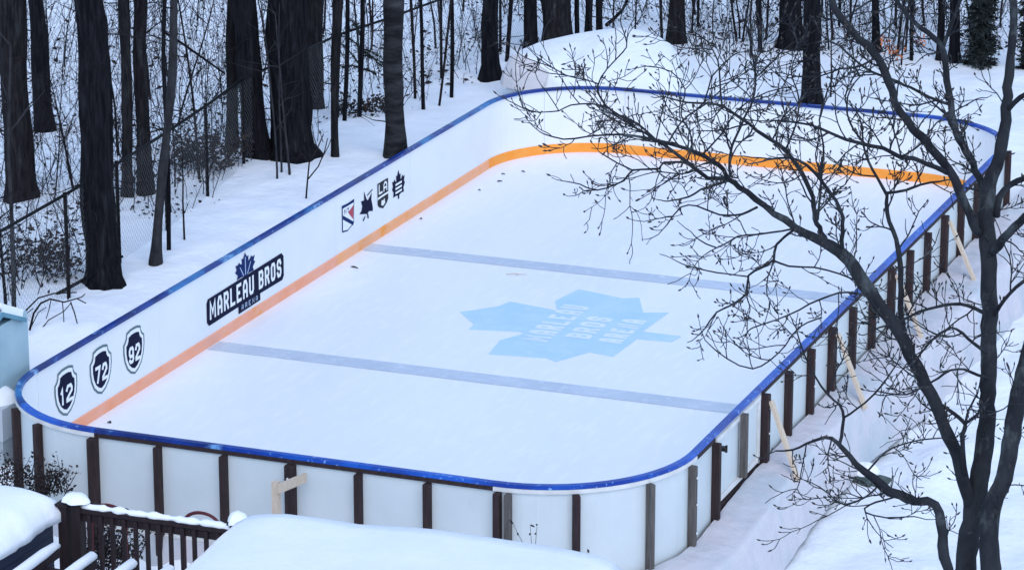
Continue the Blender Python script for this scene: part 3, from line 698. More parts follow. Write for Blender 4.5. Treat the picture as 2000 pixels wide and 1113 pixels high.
for bx, by, w, tx, ty, lab, mt, hh in SAP:
    p, dep = hit(bx, by); q = at(tx, ty, dep); root = thing('sapling', p, lab, 'sapling', 'young saplings behind the boards')
    up = q-p; up -= _fw*up.dot(_fw)*.6
    r = pix_w(w, dep)/2; n = 10; d = up.normalized(); d = Vector((d.x*.6, d.y*.6, d.z)).normalized() if d.z > 0 else Vector((0, 0, 1))
    pts = limb_path(p-Vector((0, 0, .15)), d, hh+.15, n, .05, .02)
    MB().tube(pts, [r*(1-.6*i/n) for i in range(n+1)], 6).build('stem', mt, root, True)
    for b in range(8):
        i = random.randint(3, n); a = U(0, 6.28); lp = limb_path(pts[i], Vector((math.cos(a), math.sin(a), U(.2, 1))), hh*U(.1, .26), 4, .2, .05)
        MB().tube(lp, [r*.4*(1-.18*j) for j in range(5)], 4).build('branch', mt, root)
# forked twig sapling by the left boards
p, dep = on_z(597, 398, .82), 50
root = thing('sapling', p, 'bare forked twig sticking up behind the left cap rail', 'sapling', 'young saplings behind the boards')
m = MB(); D0 = (p-CAM).dot(_fw)
for path, w in (([(597, 400), (600, 360), (604, 318), (620, 290), (632, 262)], 4), ([(602, 350), (622, 325), (634, 296), (640, 270)], 3), ([(604, 318), (590, 300), (575, 318)], 2.2), ([(620, 290), (613, 268), (610, 245)], 2), ([(626, 315), (642, 285), (650, 262)], 2)):
    m.tube([at(x, y, D0) for x, y in path], [pix_w(w, D0)/2*(1-.12*i) for i in range(len(path))], 5)
m.build('stem', 'twig', root, True)
# scattered look-alike saplings in the ravine
k = 0
for _ in range(420):
    if k >= 62: break
    x = U(-5, 1980); y = U(15, 470 if x < 420 else (250 if x < 950 else 115))
    if 940 < x < 1340: continue
    p, dep = hit(x, y)
    if p.x > -2.3 and p.y < 20.5: continue
    if p.x > -1.7 and p.y < 24: continue
    root = thing('sapling', p, 'thin dark bare sapling standing in the woods beyond the fence', 'sapling', 'look-alike saplings beyond the fence')
    m = MB(); stemmy(m, p, U(1.6, 3.6), U(.010, .026), .16, 6, .08); m.build('stem', 'twig', root); k += 1
# arching shrub by the left front corner
p, dep = hit(62, 645)
root = thing('arching_shrub', p, 'bare shrub with long arching twigs in snow beside the teal shed', 'shrub')
m = MB()
for path, w in (([(40, 640), (52, 605), (75, 582), (105, 573), (150, 571)], 4), ([(58, 645), (66, 612), (80, 592), (98, 584), (125, 590), (150, 583), (168, 592)], 5), ([(70, 655), (95, 625), (125, 608), (140, 590)], 2.5), ([(138, 590), (146, 612), (151, 632)], 3), ([(122, 590), (124, 612), (125, 632)], 2.2), ([(150, 583), (160, 580), (166, 574)], 2.5), ([(135, 480), (133, 540), (133, 585)], 5), ([(60, 640), (75, 610), (90, 600)], 2), ([(100, 584), (96, 604), (90, 622)], 2), ([(30, 640), (45, 618), (65, 602)], 2.2)):
    o_ = U(-.25, .25)
    m.tube([at(x, y, dep+o_+.05*i) for i, (x, y) in enumerate(path)], [pix_w(w, dep)/2*(1-.09*i) for i in range(len(path))], 5)
m.build('twigs', 'twig', root, True)
# fallen branch rail leaning across the fence at the left, and a bent bough in the ravine
for path, w, lab in (([(110, 575), (165, 545), (200, 528), (240, 500)], 8, 'fallen branch leaning across the foot of the broad furrowed trunk'), ([(318, 62), (355, 85), (405, 120), (440, 145)], 6, 'bare bough slanting down through the ravine left of the twin tree'), ([(1184, 50), (1200, 36), (1216, 20), (1228, -4)], 8, 'bare bough slanting up beyond the peak of the snow mound')):
    b0, dd = hit(path[0][0], path[0][1]) if path[0][1] > 500 else hit(440, 240) if path[0][0] < 400 else hit(1180, 60)
    o_ = MB().tube([at(x, y, dd+.1*i) for i, (x, y) in enumerate(path)], [pix_w(w, dd)/2*(1-.12*i) for i in range(len(path))], 7).build('fallen_branch', 'bark', None, True)
    tag(o_, lab, 'branch')
# undergrowth and dead leaves: nobody could count these
m = MB(); k = 0
while k < 1500:
    x = U(-10, 1990) if rnd() < .7 else U(-10, 480); y = U(2, 590 if x < 170 else 500 if x < 200 else (420 if x < 430 else (290 if x < 640 else (225 if x < 930 else 112))))
    if 985 < x < 1320 and y > 50: k += 1; continue
    p, dep = hit(x, y)
    if p.x > -1.7 and p.y < 21.5: k += 1; continue
    dn = 1.0 if x < 470 else .8
    stemmy(m, p, (U(.35, 1.5) if rnd() < .8 else U(1.5, 2.6))*dn, U(.004, .009), .5, 7, .2, 7); k += 1
u_ = m.build('undergrowth', 'twig'); u_['kind'] = 'stuff'; u_['label'] = 'tangle of thin bare twigs in the woods'; u_['category'] = 'undergrowth'
m = MB(); k = 0
while k < 5200:
    x = U(-10, 1990) if rnd() < .75 else U(-10, 480); y = U(2, 600 if x < 200 else (430 if x < 430 else (290 if x < 640 else (225 if x < 930 else 112)))); k += 1
    if 985 < x < 1320 and y > 50: continue
    p, dep = hit(x, y)
    if p.x > -1.5 and p.y < 21.5: continue
    if nz(p.x, p.y, .5, 12) < -.12 and rnd() < .8: continue
    c = p+Vector((0, 0, U(0, .5) if rnd() < .45 else .02)); a = Vector((U(-1, 1), U(-1, 1), U(-.5, .5))).normalized(); b = a.orthogonal().normalized(); e = a.cross(b); s = U(.018, .05)*(1.7 if rnd() < .12 else 1)
    m.add([c-a*s, c+b*s*.45+e*s*.25, c+a*s, c-b*s*.45+e*s*.2], [(0, 1, 2), (0, 2, 3)])
u_ = m.build('dead_leaves', 'leafdry'); u_['kind'] = 'stuff'; u_['label'] = 'scattered dead leaves on snow and twigs in the woods'; u_['category'] = 'leaves'
for (px, py, rw, hh, n_, lab) in ((405, 338, 70, .55, 60, 'dark leafy bramble behind the fence left of the massive twin tree'), (90, 545, 62, .6, 46, 'dark leafy bramble behind the fence at the far left'), (715, 232, 60, .3, 26, 'low leafy scrub beneath the fir boughs')):
    p, dep = hit(px, py-12); root = thing('bramble', p, lab, 'bush'); sb, lb = MB(), MB()
    for _ in range(n_):
        q = at(px+U(-rw, rw), py-12, dep+U(-.5, .6)); q.z = terrain(q.x, q.y)
        lp = limb_path(q, Vector((U(-.8, .8), U(-.8, .8), 1)), hh*U(.5, 1.2), 6, .3, -.02); sb.tube(lp, [.006, .005, .005, .004, .003, .003, .002], 3)
        for i in range(1, 7):
            for _q in range(3):
                c = lp[i]+Vector((U(-.07, .07), U(-.07, .07), U(-.05, .07))); a = Vector((U(-1, 1), U(-1, 1), U(-.6, .6))).normalized(); b = a.orthogonal().normalized(); w_ = U(.018, .045)
                lb.add([c-a*w_, c+b*w_*.6, c+a*w_, c-b*w_*.6], [(0, 1, 2), (0, 2, 3)])
    sb.build('stems', 'twig', root, kind='stuff'); lb.build('foliage', 'leafdry', root, kind='stuff')
# young beech with orange leaves
p, dep = hit(1742, 124); root = thing('young_beech', p, 'small young tree holding dead orange leaves at the upper right', 'tree')
m = MB(); pts = stemmy(m, p, 1.6, .012, .1, 8); m.build('stem', 'twig', root)
m = MB()
for c0, n in (((1745, 98), 34), ((1727, 78), 10), ((1795, 78), 16), ((1752, 108), 14)):
    for _ in range(n):
        c = at(c0[0]+random.gauss(0, 9), c0[1]+random.gauss(0, 6), dep+U(-.3, .3)); a = Vector((U(-1, 1), U(-1, 1), U(-1, .3))).normalized(); b = a.orthogonal().normalized(); s = U(.025, .05)
        m.add([c-a*s, c+b*s*.5, c+a*s, c-b*s*.5], [(0, 1, 2), (0, 2, 3)])
m.build('orange_leaves', 'beech', root)

# ------------------------------------------------------------------ left edge: shed and bin
c = on_z(38, 652, 1.45); root = thing('storage_shed', (c.x-1, c.y-.8, 0), 'teal storage shed with snowy roof at the left edge behind the rink corner', 'shed')
x1, y1 = c.x, c.y; x0, y0 = x1-2.0, y1-.9
MB().box(((x0+x1)/2, (y0+y1)/2, .72), (2.0, 1.3, 1.9)).build('wall', 'shed', root)
rf = poly_prism([Vector((x0-.05, y0-.07, 1.62)), Vector((x1+.03, y0-.07, 1.62)), Vector((x1+.03, (y0+y1)/2, 1.88)), Vector((x1+.03, y1+.05, 1.60)), Vector((x0-.05, y1+.05, 1.60)), Vector((x0-.05, (y0+y1)/2, 1.88))][0:3]+[Vector((x1+.03, (y0+y1)/2+.02, 1.92)), Vector((x0-.05, (y0+y1)/2+.02, 1.92)), Vector((x0-.05, y0-.07, 1.66))], (0, 0, 1), .001) if False else MB()
for ya, za, yb, zb in ((y0-.08, 1.60, (y0+y1)/2, 1.82), ((y0+y1)/2, 1.82, y1+.08, 1.60)):
    rf.beam(((x0+x1)/2, ya, za), ((x0+x1)/2, yb, zb), 2.12, .05)
rf.build('roof', 'shed2', root)
s_ = MB()
for ya, za, yb, zb in ((y0-.05, 1.68, (y0+y1)/2, 1.90), ((y0+y1)/2, 1.90, y1+.05, 1.68)):
    s_.beam(((x0+x1)/2, ya, za), ((x0+x1)/2, yb, zb), 2.06, .10)
s_.build('snow_cap', 'snow_cap', root)
c = on_y(29, 786, 1.15); root = thing('garden_bin', (c.x-.5, c.y-.3, -.3), 'pale grey bin with rounded snow cap behind the corner posts', 'bin')
MB().box((c.x-.5, c.y+.0, c.z-.19), (1.0, .6, .38)).build('body', 'bin', root)
MB().box((c.x-.5, c.y+.0, c.z-.63), (.97, .57, .49)).build('base', 'bin_low', root)
lump('snow_cap', c.x-.5, c.y+.0, .53, .32, .22, 'snow_cap', root, c.z-.01, 3)
lump('snow_drift', on_z(10, 905, .1).x, on_z(10, 905, .1).y, .8, .6, .45, 'snow', None, -.35, 5)
tag(bpy.data.objects['snow_drift'], 'low snow drift behind the bush at the left corner posts', 'snow drift')

# ------------------------------------------------------------------ bushes at the front left
def bush(px0, px1, py, Y, h, label, n=120, z0=None, name='leafy_bush', spread=.35):
    a = on_y(px0, py, Y); b = on_y(px1, py, Y); base = (a+b)/2; z0 = base.z if z0 is None else z0
    root = thing(name, (base.x, base.y, z0), label, 'bush'); s = MB(); l = MB()
    for _ in range(n):
        t = rnd(); p = Vector((a.x+(b.x-a.x)*t, Y+U(-spread, spread), z0))
        pts = limb_path(p, Vector((U(-.7, .7), U(-.6, .6), 1)), h*U(.5, 1.05), 5, .25, 0); s.tube(pts, [.006, .005, .005, .004, .003, .002], 3)
        for i in range(1, 6):
            for q in range(2):
                c = pts[i]+Vector((U(-.05, .05), U(-.05, .05), U(-.04, .06))); d = Vector((U(-1, 1), U(-1, 1), U(-.6, .6))).normalized(); e = d.orthogonal().normalized(); w = U(.014, .03)
                l.add([c-d*w, c+e*w*.6, c+d*w, c-e*w*.6], [(0, 1, 2), (0, 2, 3)])
    s.build('stems', 'twig', root, kind='stuff'); l.build('foliage', 'leafdry', root, kind='stuff'); return root
bush(-10, 95, 962, -.45, .40, 'small dark leafy bush before the corner posts', 60)
bush(85, 130, 968, -.55, .42, 'wispy bush right of the corner posts', 22, spread=.2)
bush(165, 250, 1110, -1.1, .62, 'snowy bush behind the dark railing beside its thick post', 110)

# ------------------------------------------------------------------ deck railing with snow
RY = -2.55
ra = on_y(160, 1000, RY); rb_ = on_y(462, 1032, RY); RZ = (ra.z+rb_.z)/2; DZ = RZ-1.0
root = thing('deck_railing', ((ra.x+rb_.x)/2, RY, DZ), 'dark brown baluster railing with snow along its top', 'railing')
xl, xr = ra.x-.02, rb_.x+.15
MB().box(((xl+xr)/2, RY, RZ), (xr-xl, .09, .045)).build('top_rail', 'rail', root)
MB().box(((xl+xr)/2, RY, RZ-.075), (xr-xl, .04, .08)).build('under_rail', 'rail', root)
MB().box(((xl+xr)/2, RY, DZ+.09), (xr-xl, .04, .08)).build('bottom_rail', 'rail', root)
bme = post_mesh(.042, .042, DZ+.12, RZ-.03, 'baluster'); bme.materials.append(M['rail'])
nb = int((xr-xl)/.132)
for i in range(nb): link('baluster', bme, root, loc=(xl+.12+i*.132, RY-.035, 0))
m = MB(); n = 40
pts = [Vector((xl+.0+(xr-xl-.1)*i/n, RY+.01*nz(i*.5, 0, 1), RZ+.040+.012*nz(i*.4, 3, 1))) for i in range(n+1)]
m.tube(pts, [max(.018, .036+.03*nz(i*.45, 8, 1)+.012*nz(i*1.7, 2, 1)) if 0 < i < n else .02 for i in range(n+1)], 10); m.build('snow_cap', 'snow_cap', root, True)
def newel(px, py, label, w=.11):
    p = on_y(px, py, RY); r_ = thing('newel_post', (p.x, RY, DZ-.3), label, 'post')
    MB().box((p.x, RY, (p.z+DZ-.4)/2), (w, .12, p.z-DZ+.4)).build('shaft', 'rail', r_)
    MB().box((p.x, RY, p.z+.015), (w+.045, .16, .03)).build('cap', 'rail', r_)
    return r_, p
nr, p = newel(152, 982, 'right half of the doubled dark post at the railing end', .10)
nr2, p2 = newel(126, 986, 'left half of the doubled dark post at the railing end', .10)
lump('snow_cap', p.x-.03, RY, .15, .12, .085, 'snow_cap', nr, p.z+.02, 8, lum=.5)
nr3, p3 = newel(462, 1022, 'dark railing post with snow knob beside the snowy roof', .10)
lump('snow_cap', p3.x+.02, RY, .10, .11, .11, 'snow_cap', nr3, p3.z+.02, 9, lum=.5)
# planked box with thick snow at the lower left
A = on_z(118, 1010, 1.0); Bx = on_z(20, 1092, 1.0)
root = thing('planked_box', (A.x-.9, (A.y+Bx.y)/2, DZ-.3), 'dark blue planked box under a thick snow slab at the lower left', 'box')
yA, yB = A.y-.06, A.y-2.6; xA = A.x-.06; zt = 1.0
for i in range(6):
    MB().box((xA-.01, (yA+yB)/2, zt-.10-i*.155), (.025, yA-yB, .148)).build('plank', 'bluewood', root)
MB().box((xA-.95, (yA+yB)/2, zt-.5), (1.8, yA-yB-.02, .98)).build('body', 'rail', root)
m = MB(); NXs, NYs = 22, 30
for top in (1, 0):
    for j in range(NYs+1):
        for i in range(NXs+1):
            u = i/NXs; v = j/NYs; rag = .055*nz(v*9, 1, 1)+.03*nz(v*26, 5, 1)
            x = xA+.10-2.1*u+rag*(1-u)**6; y = yA+.10-2.9*v+.04*nz(u*9, 4, 1)*(1-v)**6
            e = min(1, min(u, 1-u)/.16)*min(1, min(v, 1-v)/.10); e = math.sin(max(0, e)*math.pi/2)**.6
            z = zt+.15+(.16+.08*u+.05*nz(u*3, v*4, 1, 2))*e if top else zt+.004
            if top and min(i, NXs-i, j, NYs-j) == 0: z -= .05+.04*nz(u*12, v*14, 1, 7)
            m.v.append((x, y, z))
n1 = (NXs+1)*(NYs+1); rim = [i for i in range(NXs)]+[j*(NXs+1)+NXs for j in range(NYs)]+[NYs*(NXs+1)+i for i in range(NXs, 0, -1)]+[j*(NXs+1) for j in range(NYs, 0, -1)]
for j in range(NYs):
    for i in range(NXs):
        q = (j*(NXs+1)+i, j*(NXs+1)+i+1, (j+1)*(NXs+1)+i+1, (j+1)*(NXs+1)+i); m.f.append(q); m.f.append(tuple(a+n1 for a in q)[::-1])
m.f += [(rim[i], rim[i-1], rim[i-1]+n1, rim[i]+n1) for i in range(len(rim))]
m.build('snow_slab', 'snow_cap', root, True)
# snow laden slats just in front of the railing
root = thing('slatted_frame', on_z(180, 1130, .75), 'low dark slatted frame, each slat carrying a finger of snow', 'frame')
for i, (px, py) in enumerate(((112, 1078), (184, 1098), (262, 1112), (335, 1122))):
    e = on_z(px, py, .80); b = Vector((e.x, e.y-1.5, .80))
    sl = MB().beam(e, b, .07, .09).build('slat', 'rail', root)
    MB().tube([e+Vector((0, .03, .06)), e+Vector((0, -.04, .085)), e+Vector((0, -.3, .085)), e+Vector((.01, -.8, .08)), b+Vector((0, .1, .085))], [.025, .050*U(.8, 1.1), .056*U(.85, 1.15), .060*U(.85, 1.15), .05], 10).build('snow_finger', 'snow_cap', sl, True)
ea = on_z(112, 1078, .70); eb = on_z(335, 1122, .70)
MB().beam((ea.x-.3, ea.y-.5, .70), (eb.x+.3, eb.y-.5, .70), .06, .10).build('cross_bar', 'rail', root)
for xx in (ea.x-.2, eb.x+.2): MB().box((xx, ea.y-.5, .3), (.08, .08, .9)).build('leg', 'rail', root)
# dark red garden hoops behind the railing
for px, py, lab in ((212, 986, 'dark red garden hoop above the railing, near its doubled post'), (394, 1001, 'dark red garden hoop above the railing, near its snow knob')):
    p = on_y(px, py, -1.7); root = thing('garden_hoop', (p.x, -1.7, p.z-1.2), lab, 'hoop', 'hoops behind the railing')
    MB().tube([Vector((p.x+.20*math.cos(a), -1.7, p.z-.13+.13*math.sin(a))) for a in [math.pi*i/14 for i in range(15)]], .019, 6).build('arch', 'red_metal', root, True)
    for sx in (-.2, .2): MB().tube([(p.x+sx, -1.7, p.z-1.2), (p.x+sx, -1.7, p.z-.13)], .012, 5).build('leg', 'red_metal', root)

# ------------------------------------------------------------------ snow covered roof at the bottom
ZR = 2.25
back = [(462, 1020), (490, 1006), (520, 1003), (560, 1003), (640, 1013), (700, 1023), (770, 1027), (840, 1032), (920, 1043), (1000, 1055), (1100, 1070), (1165, 1084), (1198, 1098), (1216, 1113)]
YR = -4.3
root = thing('shelter_roof', (7.2, -6.2, 0), 'low shelter roof buried under smooth deep snow at the bottom', 'shelter')
bp = [on_y(x, y, YR) for x, y in back]
m = MB(); nv = 26
lx0 = on_z(490, 1005, ZR+.2); lx1 = on_z(370, 1113, ZR+.2); sl = (lx1.x-lx0.x)/(lx1.y-lx0.y)
for j in range(nv+1):
    v = j/nv; dy = -4.2*v
    for i, p in enumerate(bp):
        u = i/(len(bp)-1)
        ex = sl*dy*(1-u); z = p.z+(.02*nz(i*.5, v*4, 1, 3)+.02*nz(i*1.1, v*11, 1, 6))*sm(0, .08, v)-.06*v*v
        if i in (0,): z -= .0
        ro = math.exp(-v*14); z -= .0*ro
        m.v.append((p.x+ex, YR+dy, z+.10*sm(0, .25, v)*math.sin(math.pi*u)*0))
nb_ = len(bp)
m.f = [(j*nb_+i, j*nb_+i+1, (j+1)*nb_+i+1, (j+1)*nb_+i)[::-1] for j in range(nv) for i in range(nb_-1)]
# back drop of the snow
o0 = len(m.v)
for i, p in enumerate(bp): m.v.append((p.x, YR+.10, p.z-.14))
for i, p in enumerate(bp): m.v.append((p.x, YR+.06, min(p.z-.2, ZR-.25)))
for i in range(nb_-1):
    m.f.append((i, i+1, o0+i+1, o0+i)); m.f.append((o0+i, o0+i+1, o0+nb_+i+1, o0+nb_+i))
# left and right side drops
for ii in (0, nb_-1):
    o1 = len(m.v)
    for j in range(nv+1): q = m.v[j*nb_+ii]; m.v.append((q[0]+(-.05 if ii == 0 else .05), q[1], ZR-.42))
    for j in range(nv): m.f.append((j*nb_+ii, (j+1)*nb_+ii, o1+j+1, o1+j) if ii == 0 else (j*nb_+ii, o1+j, o1+j+1, (j+1)*nb_+ii))
m.build('snow_cover', 'snow_cap', root, True)
xL, xR = bp[0].x, bp[-1].x
MB().add([(xL+.1, YR-.02, ZR-.62), (xR-.1, YR-.02, ZR-.62), (xR-.1, YR-4.1, ZR-.62), (xL+.1-4.1*sl*1, YR-4.1, ZR-.62), (xL+.1, YR-.02, ZR-.44), (xR-.1, YR-.02, ZR-.44), (xR-.1, YR-4.1, ZR-.44), (xL+.1-4.1*sl*1, YR-4.1, ZR-.44)], [(3, 2, 1, 0), (4, 5, 6, 7), (0, 1, 5, 4), (1, 2, 6, 5), (2, 3, 7, 6), (3, 0, 4, 7)]).build('roof', 'rail', root)
for xx in (xL+.3, xR-.3):
    for yy in (YR-.3, YR-3.8): MB().box((xx, yy, .6), (.12, .12, 2.1)).build('post', 'rail', root)
# dry plants poking up before the front boards
for px, py, h, lab in ((1046, 1068, .30, 'dry weed stalk against the front boards above the snowy roof'), (1136, 1080, .06, 'tiny dark twig at the foot of a front post')):
    p = on_y(px, py, -.9); root = thing('dry_plant', (p.x, p.y, p.z-.5), lab, 'plant'); m = MB()
    for q in range(3 if h > .1 else 1):
        lp = limb_path(p-Vector((0, 0, .5)), Vector((U(-.22, .22), U(-.1, .1), 1)), .5+h*U(.7, 1.1), 8, .10, 0); m.tube(lp, [.0045-.0003*i for i in range(9)], 4)
        for i in (7, 8): m.spindle(lp[i], Vector((U(-1, 1), U(-.5, .5), U(-.8, .2))), U(.03, .07), .010)
    m.build('stalks', 'twig', root)

# ------------------------------------------------------------------ debris on the ice
DEB = [(.28, 10.04, .16, .03, 'long dark leaf on the ice near the left kick plate'), (.34, 15.52, .07, .03, 'dark leaf on the ice, second nearest the far left corner'), (.45, 15.1, .09, .035, 'dark leaf on the ice below two others at the far left corner'), (.57, 15.77, .09, .03, 'dark leaf on the ice nearest the far boards'), (.35, 14.51, .06, .03, 'single dark leaf on the ice short of the far left corner'), (.16, 12.70, .05, .04, 'dark speck of leaf beside the kick plate under the small crests'), (.22, 2.92, .07, .05, 'dark leaf on the ice near the front left corner')]
for i, (x, y, l, w, lab) in enumerate(DEB):
    a = U(-.6, .6)+(.1 if i == 0 else 0); d = Vector((math.cos(a), math.sin(a), 0)); e = Vector((-d.y, d.x, 0)); c = Vector((x, y, .004))
    m = MB(); up = Vector((0, 0, .015)); V_ = [c-d*l/2, c-d*l*.2+e*w/2+up, c+d*l*.25+e*w*.4+up*.7, c+d*l/2, c+d*l*.25-e*w*.4+up, c-d*l*.2-e*w/2+up*.4, c+up*.3]
    m.add(V_+[v+Vector((0, 0, .003)) for v in V_], [(6, 1, 0), (6, 2, 1), (6, 3, 2), (6, 4, 3), (6, 5, 4), (6, 0, 5), (13, 7, 8), (13, 8, 9), (13, 9, 10), (13, 10, 11), (13, 11, 12), (13, 12, 7)])
    tag(m.build('fallen_leaf', 'leafdry'), lab, 'leaf', 'leaves fallen on the ice')
m = MB(); c = Vector((2.5, 10.51, .012)); m.tube([c+Vector((-.14, -.03, 0)), c+Vector((-.03, .02, .004)), c+Vector((.14, .05, 0))], [.006, .007, .004], 5); m.tube([c+Vector((-.02, .02, .004)), c+Vector((.05, -.04, .004))], [.005, .003], 5)
tag(m.build('fallen_twig', 'lumber'), 'pale broken twig lying on the ice above the leaf emblem', 'twig')
# mossy stone in the snow
p, _d = hit(1690, 936); p.z += .03
m = MB(); bm = bmesh.new(); bmesh.ops.create_icosphere(bm, subdivisions=3, radius=1)
for v in bm.verts:
    k_ = 1+.55*noise.noise(v.co*1.5+Vector((3, 1, 2)))+.22*noise.noise(v.co*4); v.co = Vector((p.x+v.co.x*.27*k_, p.y+v.co.y*.2*k_, p.z-.03+v.co.z*.10*k_))
m.v = [tuple(v.co) for v in bm.verts]; m.f = [tuple(v.index for v in f.verts) for f in bm.faces]; bm.free()
tag(m.build('stone', 'stone', None, False), 'grey green stone poking from the snow behind a low branch', 'stone')
lump('snow_lump', p.x-.02, p.y+.06, .2, .16, .14, 'snow', None, p.z+.02, 4); tag(bpy.data.objects['snow_lump'], 'rounded cap of snow resting on the grey green stone', 'snow')

